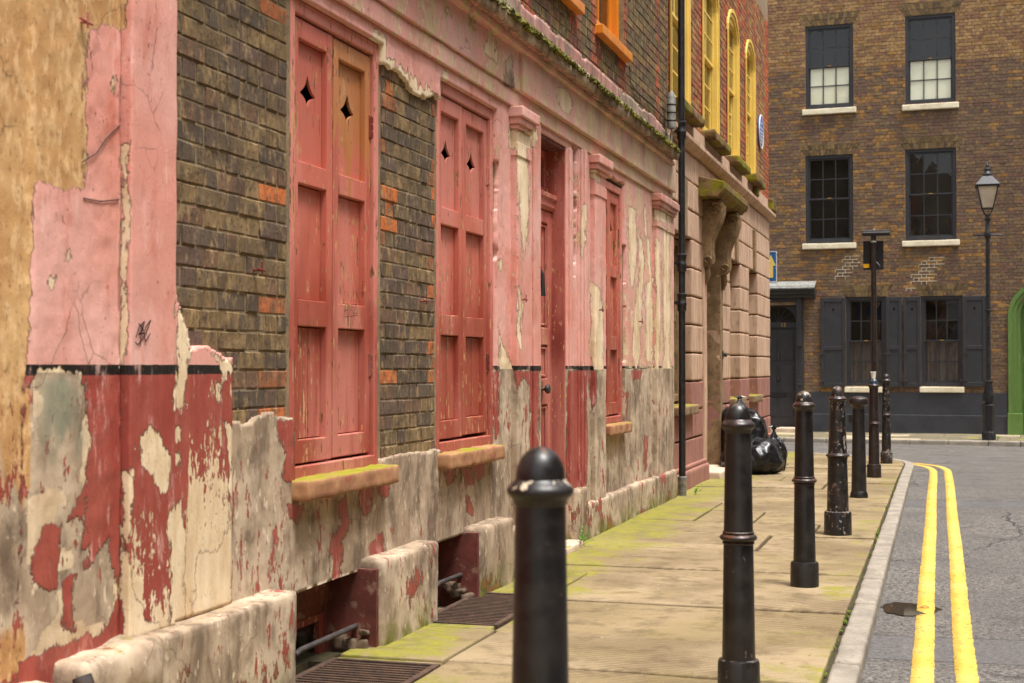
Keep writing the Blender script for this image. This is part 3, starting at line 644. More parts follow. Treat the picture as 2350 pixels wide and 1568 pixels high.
# ------------------------------------------------------------------ ground, road, pavement
XK0, XK1 = -.455, -.335                                      # kerb back and front
def gridsheet(xs, ys, zf):
    X, Y = np.meshgrid(xs, ys, indexing='ij'); idx = np.arange(X.size).reshape(X.shape)
    Q = np.stack((idx[:-1, :-1], idx[1:, :-1], idx[1:, 1:], idx[:-1, 1:]), -1).reshape(-1, 4)
    return np.stack((X.ravel(), Y.ravel(), zf(X.ravel(), Y.ravel())), 1), Q
V, Q = gridsheet(np.array((-500, 500.)), np.array((-500, 500.)), lambda x, y: np.full(len(x), -.65))
tag(link('ground', fastmesh(V, Q), MAT['bed']), kind='structure')
def roadz(x, y): return g(y)-.085+.05*np.clip((x+.3)/3, 0, 1)*np.clip((24-y)/4, 0, 1)+.012*fbm(np.stack((x*.5, y*.5, 0*x), 1), 2, 2)
V1, Q1 = gridsheet(np.linspace(-.40, 9, 40), np.linspace(-8, 70, 260), roadz)
V2, Q2 = gridsheet(np.linspace(-60, -.40, 60), np.linspace(20, 70, 100), roadz)
road = tag(link('road', fastmesh(np.concatenate((V1, V2)), np.concatenate((Q1, Q2+len(V1))), True), MAT['road']), kind='structure')

KP = [(-.455, -3), (-.455, 20.2), (-.47, 20.9), (-.56, 21.6), (-.82, 22.3), (-1.3, 23.05), (-2.0, 23.85), (-2.9, 24.5), (-4.2, 24.95), (-8, 25.1), (-30, 25.2)]
def resample(pts, n):
    P = np.array(pts, float); d = np.concatenate(((0,), np.cumsum(np.hypot(*np.diff(P, axis=0).T)))); t = np.linspace(0, d[-1], n)
    return np.stack((np.interp(t, d, P[:, 0]), np.interp(t, d, P[:, 1])), 1)
def smoothed(P, k):
    for _ in range(k): P[1:-1] = (P[:-2]+P[2:]+2*P[1:-1])/4
    return P
KPATH = smoothed(resample(KP, 900), 60)
KN = np.gradient(KPATH, axis=0); KN /= np.linalg.norm(KN, axis=1, keepdims=True); KNR = np.stack((KN[:, 1], -KN[:, 0]), 1)   # towards the road
KD = np.concatenate(((0,), np.cumsum(np.hypot(*np.diff(KPATH, axis=0).T))))
def kerbpt(d, off): return np.array((np.interp(d, KD, KPATH[:, 0]+off*KNR[:, 0]), np.interp(d, KD, KPATH[:, 1]+off*KNR[:, 1])))
kerb = tag(MB().box(-.45, -.345, -3, 20, -.3, -.06).build('kerb', MAT['bed']), kind='structure')
d = .4; i = 0; r_ = random.Random(3)
while d < 44:
    L = r_.uniform(.62, 1.0) if d < 23 else r_.uniform(.35, .5)
    if 22.5 < d < 28.5: L = .42
    def bow(V, d0=d):
        dd = d0+V[:, 1]; P = np.stack((np.interp(dd, KD, KPATH[:, 0]), np.interp(dd, KD, KPATH[:, 1])), 1); N = np.stack((np.interp(dd, KD, KNR[:, 0]), np.interp(dd, KD, KNR[:, 1])), 1)
        Q = P+N*V[:, :1]; return np.column_stack((Q, V[:, 2]+g(Q[:, 1])))
    me = rough_box(0, .12, .010, L-.010, -.22, .004+r_.uniform(-.004, .004), .05, .016, .003, 12, i, bow)
    link('kerb_stone', me, MAT['kerb'], kerb); d += L; i += 1

pave = MB()
WELLS = [(-2.72, -2.09, 5.1, 5.88), (-2.72, -2.13, 6.85, 7.83)]
pv = wall_open(-2.9, XK0, -3, 20, [(a, b, c, d) for a, b, c, d in WELLS], .55, lambda u, v, z: (u, z, -.022+v+float(g(z))))
pm = pv.mesh(); pavement = tag(link('pavement', pm, MAT['bed']), kind='structure')
cor = [tuple(kerbpt(t, 0)) for t in np.linspace(23, 60, 60)]
cm = mesh([(-30, 20, float(g(20))-.022)]+[(a, b, float(g(b))-.022) for a, b in cor], [(0, k, k+1) for k in range(1, 60)]); link('bedding', cm, MAT['bed'], pavement)
# flagstones: joints read off the photograph, then regular
rows = [-3, -2.1, -1.2, -.3, .6, 1.5, 2.4, 3.2, 4.1, 5.0, 5.95, 6.75, 7.72, 8.78, 9.12, 10.15, 11.15, 12.0, 12.9, 13.7, 14.6, 15.5, 16.4, 17.2, 18.1, 19.0, 19.9]
splits = {k: sorted(random.Random(k*5+1).sample([-2.0, -1.75, -1.5, -1.2, -.95], random.Random(k).choice([0, 1, 1, 2]))) for k in range(len(rows))}
splits[rows.index(5.0)] = [-2.09]; splits[rows.index(5.95)] = [-2.10]; splits[rows.index(6.75)] = [-2.13]; splits[rows.index(7.72)] = [-2.13]; splits[rows.index(8.78)] = []; splits[rows.index(9.12)] = []; splits[rows.index(10.15)] = [-1.25]
k = 0
for j, (a, b) in enumerate(zip(rows[:-1], rows[1:])):
    xs = [-2.62]+splits[j]+[XK0-.012]
    for x0, x1 in zip(xs[:-1], xs[1:]):
        segs = [(a, b)]
        for wx0, wx1, wy0, wy1 in WELLS:
            if x0 < wx1-.02 and x1 > wx0:
                ns = []
                for s0, s1 in segs:
                    if wy1 <= s0 or wy0 >= s1: ns.append((s0, s1)); continue
                    if wy0-s0 > .04: ns.append((s0, wy0))
                    if s1-wy1 > .04: ns.append((wy1, s1))
                segs = ns
        for s0, s1 in segs:
            r_ = random.Random(k*13+5); dz = r_.uniform(-.008, .004); ta, tb = r_.uniform(-.004, .004), r_.uniform(-.003, .003)
            def bow(V, ta=ta, tb=tb, cx=(x0+x1)/2, cy=(s0+s1)/2):
                W = V.copy(); W[:, 2] += g(V[:, 1])+ta*(V[:, 0]-cx)+tb*(V[:, 1]-cy); e = .010*fbm(V*np.array((2.5, 2.5, 0)), 44, 3); W[:, 1] += e; return W
            me = rough_box(x0+.012, x1-.012, s0+.013, s1-.013, -.07, dz, .10, .008, .002, 5, k, bow, 14)
            link('flagstone', me, MAT['pave'], pavement); k += 1
def clip_poly(poly, inside, t):                              # keep the part of a convex cell behind the kerb
    return poly
for yy in np.arange(19.9, 25.2, .85):
    for xx in np.arange(-7.4, -.4, 1.0):
        q = []
        for t in range(7): q.append((xx+.006+t/6*.988, yy+.006))
        for t in range(7): q.append((xx+.994, yy+.006+t/6*.838))
        for t in range(7): q.append((xx+.994-t/6*.988, yy+.844))
        for t in range(7): q.append((xx+.006, yy+.844-t/6*.838))
        if xx+1.0 < -2.62 and yy+.85 < 23.3: continue
        lim = lambda x, y: -(np.min(np.hypot(KPATH[:, 0]-x, KPATH[:, 1]-y)))*(1 if np.dot(np.array((x, y))-KPATH[np.argmin(np.hypot(KPATH[:, 0]-x, KPATH[:, 1]-y))], KNR[np.argmin(np.hypot(KPATH[:, 0]-x, KPATH[:, 1]-y))]) < 0 else -1)
        keep = []
        for x, y in q:
            dd = np.hypot(KPATH[:, 0]-x, KPATH[:, 1]-y); n = int(np.argmin(dd)); sgn = np.dot((x-KPATH[n, 0], y-KPATH[n, 1]), KNR[n])
            if sgn > -.012: p = KPATH[n]-KNR[n]*.012; keep.append((float(p[0]), float(p[1]), sgn > .9))
            else: keep.append((x, y, False))
        A = .5*abs(sum(keep[n][0]*keep[(n+1) % len(keep)][1]-keep[(n+1) % len(keep)][0]*keep[n][1] for n in range(len(keep))))
        if A < .03: continue
        pts = [keep[0][:2]]
        for p in keep[1:]:
            if math.hypot(p[0]-pts[-1][0], p[1]-pts[-1][1]) > .004: pts.append(p[:2])
        n = len(pts); Vt = [(x, y, float(g(y))) for x, y in pts]+[(x, y, float(g(y))-.07) for x, y in pts]
        link('flagstone', mesh(Vt, [tuple(range(n))]+[(i_, n+i_, n+(i_+1) % n, (i_+1) % n) for i_ in range(n)]), MAT['pave'], pavement)

# double yellow line, two painted bands that follow the kerb with a slightly ragged edge
for off, wd in ((.375, .098), (.565, .098)):
    ds = np.arange(.5, 40, .045); Vl = []
    for n, t in enumerate(ds):
        for s_ in (-1, 1):
            e = .003*random.uniform(-1, 1)+.002*math.sin(t*1.1+off*9)
            p = kerbpt(t, off+s_*wd/2+e); Vl.append((p[0], p[1], 0))
    Vl = np.array(Vl); Vl[:, 2] = roadz(Vl[:, 0], Vl[:, 1])+.004
    n = len(ds); Ql = [(2*i_, 2*i_+1, 2*i_+3, 2*i_+2) for i_ in range(n-1)]
    V3 = np.concatenate((Vl, Vl-np.array((0, 0, .012)))); N2 = 2*n
    Ql += [(2*i_, 2*i_+2, N2+2*i_+2, N2+2*i_) for i_ in range(n-1)]+[(2*i_+1, N2+2*i_+1, N2+2*i_+3, 2*i_+3) for i_ in range(n-1)]
    link('yellow_line', fastmesh(V3, Ql), MAT['yellow'], road)
# puddle in the gutter
pp = []
for k in range(40):
    a = 2*math.pi*k/40; r = 1+.08*math.sin(3*a+1)+.05*math.sin(7*a)+.04*math.sin(13*a); pp.append((-.17+.16*r*math.cos(a), 8.45+.22*r*math.sin(a)))
pz = float(roadz(np.array((-.19,)), np.array((8.2,)))[0])
puddle = tag(link('puddle', mesh([(x, y, pz+.006) for x, y in pp], [tuple(range(40))]), MAT['water']), kind='structure')

# ------------------------------------------------------------------ the pink house
X0 = -2.59
fr1 = lambda u, v, z: (-2.612+v, u, z)                        # u along the street, v out of the wall
R90 = math.pi/2
H1 = tag(empty('pink_house', (-2.6, 4.2, 0)), 'derelict house with peeling salmon pink front and carved shutters', 'house')
W1, W2, W3 = (5.455, 6.44, .80, 2.875), (7.28, 8.30, .82, 2.875), (11.14, 12.0, .82, 2.835)
DOOR = (9.27, 10.02, -.06, 2.90); B1, B2 = (5.2, 6.19, -.06, .35), (6.9, 7.70, -.06, .352)
U1, U2 = (9.1, 10.35, 4.03, 6.0), (11.05, 12.1, 4.03, 6.0)
def keep1(y, z):
    yz = np.stack((y, z, 0*y), 1); f = np.full(len(y), 9.0)
    for r in (W1, W2, W3, DOOR, B1, B2): f = np.minimum(f, rect_sd(y, z, r))
    n1 = fbm(yz*np.array((9, 9, 0)), 11, 4); n2 = fbm(yz*np.array((5.5, 4, 0)), 13, 3, .5)
    a = rect_sd(y, z, (4.0, 5.50, 1.09, 3.2))+.022*n1
    b = rect_sd(y, z, (6.40, 7.30, .86, 2.76))+np.where(z > 2.5, .062, .012)*n2
    f = np.minimum(f, np.where((y > 6.439) & (y < 7.281), np.minimum(a, b), np.where(y < 5.456, a, 9)))
    c = rect_sd(y, z, (10.18, 10.31, 1.95, 2.93))+.03*n2; f = np.minimum(f, c)
    e = rect_sd(y, z, (8.24, 8.33, 1.95, 2.55))+.03*n2; f = np.minimum(f, e)
    e = rect_sd(y, z, (11.98, 12.05, 1.35, 2.35))+.012*n2; f = np.minimum(f, e)
    e = rect_sd(y, z, (11.2, 12.0, 2.78, 2.87))+.02*n1; return np.minimum(f, e)
exY = [r[i] for r in (W1, W2, W3, DOOR, B1, B2) for i in (0, 1)]+[6.455, 7.265, 5.44]; exZ = [r[i] for r in (W1, W2, W3, DOOR, B1, B2) for i in (2, 3)]
def x1(y, z): return X0+.004*fbm(np.stack((y*2.2, z*2.2, 0*y), 1), 8, 3)+.0015*fbm(np.stack((y*25, z*25, 0*y), 1), 18, 2)
wall1 = link('rendered_wall', sheet(lines(4.87, 14.2, .0135, exY), lines(-.06, 2.95, .0135, exZ), keep1, x1, .03), MAT['facade'], H1); weather(wall1)
Pw = coords(wall1.data).astype(float); kf = keep1(Pw[:, 1], Pw[:, 2]); ba = np.empty(len(Pw), np.float32); wall1.data.attributes['bare'].data.foreach_get('value', ba)
nb_ = (Pw[:, 1] > 6.3) & (Pw[:, 1] < 7.4) & (Pw[:, 2] > 2.6); ba = np.where(nb_, np.maximum(ba, .035+.05*fbm(Pw*np.array((0, 14, 6)), 55, 3)-kf), ba); wall1.data.attributes['bare'].data.foreach_set('value', ba.astype(np.float32))
mw = wall_open(4.13, 14.2, -.6, 9.0, [(5.46, 6.43, .78, 2.9), (7.285, 8.29, .8, 2.9), (11.15, 11.99, .8, 2.86), (9.28, 10.01, -.06, 2.88), (10.2, 10.29, 2.1, 2.9), B1, B2, U1, U2], .32, lambda u, v, z: (-2.6172+v, u, z))
mw.build('brick_backing', MAT['mortar'], H1)
MB().box(-8, -2.93, 4.13, 14.2, -.6, 9.0).build('wall', MAT['void'], H1)
# bricks: two panels on the ground floor, and the storey above the cornice
def c1(u, z, wd, row, r):
    if z < 3.2:
        q = (u > 5.22 and u < 5.45 and row % 2 == 0 and r.random() < .55) or (6.45 < u < 6.60 and r.random() < .22) or (u > 7.10 and u < 7.3 and r.random() < .42)
        if q: return r.choice([lin(196, 108, 56), lin(180, 104, 62), lin(158, 98, 66)])
        return r.choice([lin(110, 92, 68), lin(124, 102, 70), lin(96, 82, 68), lin(134, 110, 76), lin(104, 84, 72), lin(118, 90, 70), lin(88, 76, 64)])
    if min(abs(u-e) for e in (9.1, 10.35, 11.05, 12.1)) < .16 or 13.5 < u < 13.78: return r.choice([lin(150, 66, 44), lin(176, 80, 48), lin(130, 60, 46)])
    return r.choice([lin(96, 84, 56), lin(112, 94, 58), lin(84, 70, 52), lin(124, 98, 60), lin(104, 72, 56)])
lay = brick_layout(4.38, 5.425, .98, 2.96, .0757, lambda z: [], 4.5)+brick_layout(6.47, 7.25, .80, 2.90, .0757, lambda z: [], 6.47)
place_bricks(H1, lay, fr1, R90, c1, MAT['brick'], MAT['brick_j'], lambda px, py: np.ones(len(px), bool), 300)
nb = len(lay)
lay = brick_layout(6.0, 14.18, 3.6, 6.1, .0757, lambda z: [(o[0], o[1]) for o in (U1, U2) if o[2]-.02 < z < o[3]], 6.0)
place_bricks(H1, lay, fr1, R90, c1, MAT['brick'], MAT['brick_j'], lambda px, py: (px > 1250) & (py > 0), max(0, 298-nb))

# left corner pilaster and the dado beside it
o = link('pilaster', rough_box(-2.72, -2.553, 4.132, 4.425, .40, 3.4, .018, .006, .003, 6, 2, maxn=170), MAT['facade'], H1); weather(o)
def keepd(y, z):
    n = fbm(np.stack((y*9, z*9, 0*y), 1), 41, 4); top = np.interp(y, (4.42, 4.48, 4.55, 4.65, 4.74, 4.90), (1.62, 1.50, 1.385, 1.36, 1.36, 1.315))
    return np.minimum(top-z+.025*n, np.where(z < .40, -1, 1))
o = link('dado', sheet(lines(4.42, 4.875, .0125), lines(.38, 1.75, .0125), keepd, lambda y, z: -2.572+.004*fbm(np.stack((y*3, z*3, 0*y), 1), 4, 3), .05), MAT['facade'], H1); weather(o)
# fascia bands, frieze, cornice
o = link('fascia_band', rough_box(-2.75, X0+.02, 4.13, 14.2, 2.948, 3.053, .028, .004, .002, 9, 5, maxn=360), MAT['facade'], H1); weather(o)
for a, b, e, sd_ in ((4.13, 8.68, .036, 6), (8.684, 14.2, .058, 7)):
    o = link('frieze', rough_box(-2.75, X0+e, a, b, 3.056, 3.38, .026, .004, .0035, 7, sd_, maxn=220), MAT['facade'], H1); weather(o)
o = link('bed_moulding', rough_box(-2.75, X0+.085, 4.13, 13.98, 3.30, 3.352, .03, .014, .006, 8, 9, maxn=330), MAT['facade'], H1); weather(o)
prof = [(-2.75, 3.356), (-2.57, 3.354), (-2.52, 3.349), (-2.47, 3.343), (-2.44, 3.338), (-2.428, 3.345), (-2.425, 3.37), (-2.418, 3.40), (-2.412, 3.425), (-2.42, 3.437), (-2.46, 3.45), (-2.52, 3.475), (-2.57, 3.50), (-2.75, 3.52)]
ys = np.arange(4.13, 13.90, .026); pr = np.array(prof); npf = len(pr); n = len(ys)
Yg, K = np.meshgrid(ys, np.arange(npf), indexing='ij'); Vc = np.stack((pr[K.ravel(), 0], Yg.ravel(), pr[K.ravel(), 1]), 1)
wgt = np.interp(Vc[:, 0], (-2.6, -2.5, -2.43), (0, .35, 1)); nn = fbm(Vc*np.array((4, 5, 4)), 61, 4)
Vc[:, 0] -= wgt*(.012+.030*np.clip(nn+.15, 0, 1.2)); Vc[:, 2] += wgt*.010*fbm(Vc*np.array((9, 9, 9)), 62, 3)
idx = np.arange(n*npf).reshape(n, npf); Qc = np.stack((idx[:-1, :-1], idx[:-1, 1:], idx[1:, 1:], idx[1:, :-1]), -1).reshape(-1, 4)[:, ::-1]
corn = fastmesh(Vc, Qc, False); bm = bmesh.new(); bm.from_mesh(corn); bm.verts.ensure_lookup_table()
for e in (idx[0], idx[-1]):
    try: bm.faces.new([bm.verts[int(i_)] for i_ in e])
    except ValueError: pass
bmesh.ops.recalc_face_normals(bm, faces=bm.faces); bm.to_mesh(corn); bm.free()
corn_o = link('cornice', corn, MAT['facade'], H1); weather(corn_o)
kk = np.tile(np.arange(npf), n); bv = np.where(kk >= 5, .06, np.where(kk >= 3, .012*fbm(Vc*6, 71, 3), -.02+.03*fbm(Vc*5, 72, 3)))
corn.attributes['bare'].data.foreach_set('value', bv.astype(np.float32)); corn.attributes['tone'].data.foreach_set('value', np.ones(len(kk), np.float32))
# moss cushions growing along the cornice edge
def lump(n, seed):
    bm = bmesh.new(); bmesh.ops.create_icosphere(bm, subdivisions=1, radius=1); V = np.array([v.co[:] for v in bm.verts]); F = [tuple(v.index for v in f.verts) for f in bm.faces]; bm.free()
    V *= (1+.35*fbm(V*2.3, seed, 3))[:, None]; return V, F
LUMPS = [lump(0, s_) for s_ in range(6)]
m = MB(); r_ = random.Random(12)
for k in range(3600):
    y = 7.4+6.4*r_.random(); dens = .5+.5*math.sin(y*3.1)+.4*math.sin(y*7.7+1)
    if r_.random() > .45+.5*dens: continue
    x = -2.428-abs(r_.gauss(0, .035)); z = 3.425+(-2.42-x)*.35-(.03*r_.random() if x > -2.445 else 0); s_ = r_.uniform(.006, .026); Vl, Fl = LUMPS[r_.randrange(6)]
    a = r_.random()*6.28; ca, sa = math.cos(a), math.sin(a)
    m.add([(x+s_*(p[0]*ca-p[1]*sa), y+1.5*s_*(p[0]*sa+p[1]*ca), z-.006+.75*s_*p[2]) for p in Vl], Fl)
tag(m.build('moss_cushions', MAT['moss'], H1, smooth=True), kind='stuff')
# painted band above the cornice, ragged where it gives way to brick
def keepu(y, z): return 3.67+.02*fbm(np.stack((y*3, z*6, 0*y), 1), 81, 3, .5)-z
o = link('painted_band', sheet(lines(4.2, 14.18, .02), lines(3.47, 3.9, .02), keepu, lambda y, z: -2.594+.004*fbm(np.stack((y*5, z*5, 0*y), 1), 83, 3), .02), MAT['facade'], H1)
weather(o, wearf=lambda W, px, py: .50+.2*fbm(W*2, 85, 3)); nv = len(o.data.vertices); o.data.attributes['tone'].data.foreach_set('value', np.full(nv, .75, np.float32)); o.data.attributes['grime'].data.foreach_set('value', np.full(nv, .8, np.float32))

# pilasters by the door and at the end, with moulded capitals
def pilaster(y0, y1, z0, z1, proj=.045, cap=True, sd_=0):
    o = link('pilaster', rough_box(-2.70, X0+proj, y0, y1, z0, z1, .016, .005, .003, 8, sd_, maxn=170), MAT['facade'], H1); weather(o)
    if cap:
        o2 = link('necking', rough_box(-2.70, X0+proj+.008, y0-.008, y1+.008, z1-.17, z1-.085, .016, .003, .001, 8, sd_), MAT['facade'], H1); weather(o2)
        for a, b, e in ((z1, z1+.028, .016), (z1+.0285, z1+.07, .034), (z1+.0705, z1+.135, .052)):
            c = link('capital', rough_box(-2.72, X0+proj+e, y0-e, y1+e, a, b, .02, .005, .0015, 9, sd_+3), MAT['facade'], H1); weather(c, default=-.05, wearf=lambda W, px, py: np.full(len(W), .12))
pilaster(8.60, 8.89, .0, 2.805, sd_=11); pilaster(10.72, 11.085, .26, 2.805, sd_=12); pilaster(13.25, 13.70, .26, 2.80, sd_=13); pilaster(13.79, 14.19, .26, 2.80, .035, True, 14)
for a, b, e, z1_ in ((8.905, 9.06, .010, 2.94), (9.065, 9.16, .022, 2.94), (9.165, 9.262, .014, 2.94), (10.045, 10.10, .020, 2.9), (10.105, 10.165, .010, 2.9), (10.33, 10.37, .012, 2.94), (10.375, 10.43, .026, 2.94), (10.435, 10.50, .036, 2.94), (10.505, 10.56, .024, 2.94), (10.565, 10.70, .010, 2.94)):
    o = link('door_architrave', rough_box(-2.68, X0+e, a, b, .03, z1_, .016, .004, .002, 7, int(a*10), maxn=190), MAT['facade'], H1); weather(o)

# shutters
def star(cy, cz, ry, rz, n=4):
    pts = []
    tips = [(cy, cz+rz*1.35), (cy-ry, cz-.1*rz), (cy, cz-rz), (cy+ry, cz-.1*rz)]
    for i_ in range(4):
        a, b = tips[i_], tips[(i_+1) % 4]
        for t in range(n):
            u = t/n; k = 4*u*(1-u)*.24; mx, mz = a[0]+(b[0]-a[0])*u, a[1]+(b[1]-a[1])*u
            pts.append((mx+(cy-mx)*k, mz+(cz-mz)*k))
    return pts
def board(y0, y1, z0, z1, xf, th, hole=None):
    m = MB()
    if not hole: return m.box(xf-th, xf, y0, y1, z0, z1)
    n = len(hole); outer = []
    cy, cz = sum(p[0] for p in hole)/n, sum(p[1] for p in hole)/n
    for p in hole:                                            # cast each star point out to the board's edge
        dy, dz = p[0]-cy, p[1]-cz; t = min([(y1-cy)/dy if dy > 1e-6 else ((y0-cy)/dy if dy < -1e-6 else 1e9), (z1-cz)/dz if dz > 1e-6 else ((z0-cz)/dz if dz < -1e-6 else 1e9)])
        outer.append((cy+dy*t, cz+dz*t))
    cs = [(y0, z0), (y1, z0), (y1, z1), (y0, z1)]; ang = lambda p: math.atan2(p[1]-cz, p[0]-cy)
    V = [(xf, *p) for p in hole]+[(xf, *p) for p in outer]+[(xf-th, *p) for p in hole]; F = []
    for i_ in range(n):
        j_ = (i_+1) % n; F.append((i_, j_, n+j_, n+i_)); F.append((i_, 2*n+i_, 2*n+j_, j_))
        a0, a1 = ang(outer[i_]), ang(outer[j_])
        for c in cs:
            ac = ang(c); lo_, hi_ = (a0, a1) if (a1-a0) % 6.2832 < 3.1416 else (a1, a0)
            if 1e-6 < (ac-lo_) % 6.2832 < (hi_-lo_) % 6.2832-1e-6: V.append((xf, *c)); F.append((n+i_, n+j_, len(V)-1))
    return m.add(V, F)
def shutter(y0, y1, z0, z1, xf, mat, hinge_left, lean=0.0, k=0):
    st, pz = .058, [(z1-.085-.54*.98, z1-.085), (z1-.085-.54*.98-.095-.50, z1-.085-.54*.98-.095), (z0+.10, z1-.085-.54*.98-.095-.50-.115)]
    m = MB(); th = .042
    m.box(xf-th, xf, y0, y0+st, z0, z1).box(xf-th, xf, y1-st, y1, z0, z1)
    zs = [z1]+[e for p in pz for e in (p[1], p[0])]+[z0]
    for a, b in ((zs[0], zs[1]), (zs[2], zs[3]), (zs[4], zs[5]), (zs[6], zs[7])): m.box(xf-th+.001, xf-.001, y0+st+.0005, y1-st-.0005, b, a)
    s_ = m.build('shutter', mat, H1, bevel=.004)
    ym = (y0+y1)/2+.02
    for i_, (a, b) in enumerate(pz):
        if i_ == 0:
            board(y0+st+.005, y1-st-.005, a+.004, b-.005, xf-.028, .012, star((y0+y1)/2, (a+b)/2+.05, .080, .060)).build('panel', mat, s_)
        else:
            for p, q in ((y0+st+.005, ym-.003), (ym+.003, y1-st-.005)): board(p, q, a+.004, b-.005, xf-.028-random.uniform(0, .005), .012).build('plank', mat, s_, bevel=.002)
    hy = y0-.012 if hinge_left else y1+.012
    for hz in (z0+.42, z1-.34):
        m = MB(); m.box(xf-.01, xf+.006, hy-.03, hy+.03, hz-.055, hz+.055)
        for q in range(3): m.tube([(xf+.008, hy, hz-.05+q*.036), (xf+.008, hy, hz-.022+q*.036)], .008, 8)
        m.build('hinge', MAT['ironred'], s_, bevel=.002)
    return s_
def wframe(r, mat=MAT['frame'], xf=-2.612, jl=.045, jr=.055, head=.06, foot=.055):
    y0, y1, z0, z1 = r; m = MB()
    m.box(xf-.12, xf, y0+.002, y0+jl, z0, z1).box(xf-.12, xf, y1-jr, y1-.002, z0, z1).box(xf-.12, xf-.003, y0+jl, y1-jr, z1-head, z1).box(xf-.12, xf+.004, y0+jl, y1-jr, z0, z0+foot)
    return m.build('window_frame', mat, H1, bevel=.005)
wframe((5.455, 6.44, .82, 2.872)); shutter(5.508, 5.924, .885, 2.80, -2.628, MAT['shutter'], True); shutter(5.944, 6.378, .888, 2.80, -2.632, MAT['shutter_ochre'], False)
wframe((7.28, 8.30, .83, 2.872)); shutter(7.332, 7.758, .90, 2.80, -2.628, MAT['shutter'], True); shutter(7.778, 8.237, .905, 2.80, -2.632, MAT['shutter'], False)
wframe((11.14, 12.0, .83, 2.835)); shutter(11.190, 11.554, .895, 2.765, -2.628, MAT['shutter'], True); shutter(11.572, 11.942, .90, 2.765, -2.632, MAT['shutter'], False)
for a, b, z1_, xf, k in ((5.42, 6.455, .828, -2.505, 1), (7.235, 8.225, .832, -2.51, 2), (11.15, 11.965, .83, -2.515, 3)):
    link('sill', rough_box(-2.66, xf, a, b, z1_-.088, z1_, .02, .012, .006, 9, k+20), MAT['sill'], H1)
# door in its recess
m = MB(); xd = -2.70; th = .045; dz = (.04, 2.42)
m.box(xd-th, xd, 9.28, 9.40, *dz).box(xd-th, xd, 9.90, 10.01, *dz)
dpan = [(1.58, 2.33), (1.215, 1.455), (.22, 1.03)]
for a, b in ((2.33, 2.42), (1.455, 1.58), (1.03, 1.215), (.04, .22)): m.box(xd-th+.001, xd-.001, 9.4005, 9.8995, a, b)
door = m.build('door', MAT['door'], H1, bevel=.006)
for a, b in dpan:
    MB().box(xd-.04, xd-.022, 9.402, 9.898, a+.001, b-.001).build('panel', MAT['door'], door)
    MB().box(xd-.022, xd-.006, 9.415, 9.43, a+.015, b-.015).box(xd-.022, xd-.006, 9.87, 9.885, a+.015, b-.015).box(xd-.022, xd-.007, 9.43, 9.87, b-.03, b-.015).box(xd-.022, xd-.007, 9.43, 9.87, a+.015, a+.03).build('panel_moulding', MAT['door'], door, bevel=.005)
ky, kz = onwall(1250, 893, -2.67)
m = MB(); m.box(xd-.005, xd+.008, ky-.045, ky+.045, kz-.06, kz+.06); m.build('lock_plate', MAT['ironred'], door, bevel=.003)
MB().lathe([(.012, 0), (.012, .022), (.026, .03), (.034, .044), (.03, .058), (.012, .064)], 24).build('knob', MAT['ironbar'], door, smooth=True, world=True, loc=(xd+.008, ky, kz), rot=(0, R90, 0))
ny, nz_ = onwall(1241, 650, -2.68)
MB().tube([(xd+.012, ny, nz_+.10), (xd+.03, ny, nz_+.06), (xd+.034, ny, nz_-.04), (xd+.03, ny, nz_-.09)], [.012, .016, .018, .026], 10).box(xd, xd+.02, ny-.02, ny+.02, nz_+.075, nz_+.12).build('knocker', MAT['ink'], door, smooth=True)
m = MB(); m.prism([(-2.78, 2.425), (-2.69, 2.425), (-2.675, 2.45), (-2.675, 2.49), (-2.66, 2.51), (-2.66, 2.54), (-2.71, 2.56), (-2.78, 2.56)], 9.28, 10.01); m.build('transom_bar', MAT['door'], H1, bevel=.003)
m = MB(); m.box(-2.78, -2.74, 9.28, 9.34, 2.56, 2.87).box(-2.78, -2.74, 9.95, 10.01, 2.56, 2.87).box(-2.78, -2.741, 9.34, 9.95, 2.82, 2.87).box(-2.78, -2.739, 9.34, 9.95, 2.56, 2.60); fl = m.build('fanlight_frame', MAT['door'], H1, bevel=.004)
link('pane', mesh([(-2.762, 9.34, 2.60), (-2.762, 9.95, 2.60), (-2.762, 9.95, 2.82), (-2.762, 9.34, 2.82)], [(0, 1, 2, 3)]), MAT['glass'], fl)
MB().box(-2.76, X0-.012, 10.003, 10.03, .03, 2.88).box(-2.76, X0-.012, 9.262, 9.282, .03, 2.88).build('door_lining', MAT['lining'], H1, bevel=.004)
MB().box(-2.78, X0-.012, 9.282, 10.003, 2.872, 2.90).build('door_soffit', MAT['brown'], H1)
link('doorstep', rough_box(-2.75, -2.47, 9.15, 10.06, -.05, .045, .04, .012, .004, 7, 31), MAT['plinth'], H1)
# plinth stones
def plinth(y0, y1, z1_, xf, sd_, mat='facade', z0=-.1, amp=.007):
    o = link('plinth_stone', rough_box(-2.74, xf, y0, y1, z0, z1_, .02, .018, amp, 3.2, sd_, maxn=110), MAT[mat], H1)
    if mat == 'facade': weather(o, default=.06, stripe=0, wearf=lambda W, px, py: np.full(len(W), .3))
    return o
def plain(o):
    a = o.data.attributes; n = len(o.data.vertices); P = coords(o.data).astype(float); rnd = fbm(P*4, 77, 4)
    a['tone'].data.foreach_set('value', np.full(n, 1.0, np.float32)); a['bare'].data.foreach_set('value', (.045+.06*rnd).astype(np.float32)); return o
plain(plinth(4.21, 5.225, .405, -2.465, 41)); plain(plinth(6.175, 6.935, .40, -2.475, 42)); plain(plinth(7.68, 8.33, .385, -2.485, 43)); plain(plinth(8.335, 9.14, .30, -2.51, 44))
plain(plinth(10.05, 10.42, .40, -2.53, 45)); plain(plinth(10.425, 12.98, .27, -2.535, 46)); plain(plinth(12.985, 14.18, .27, -2.525, 47))
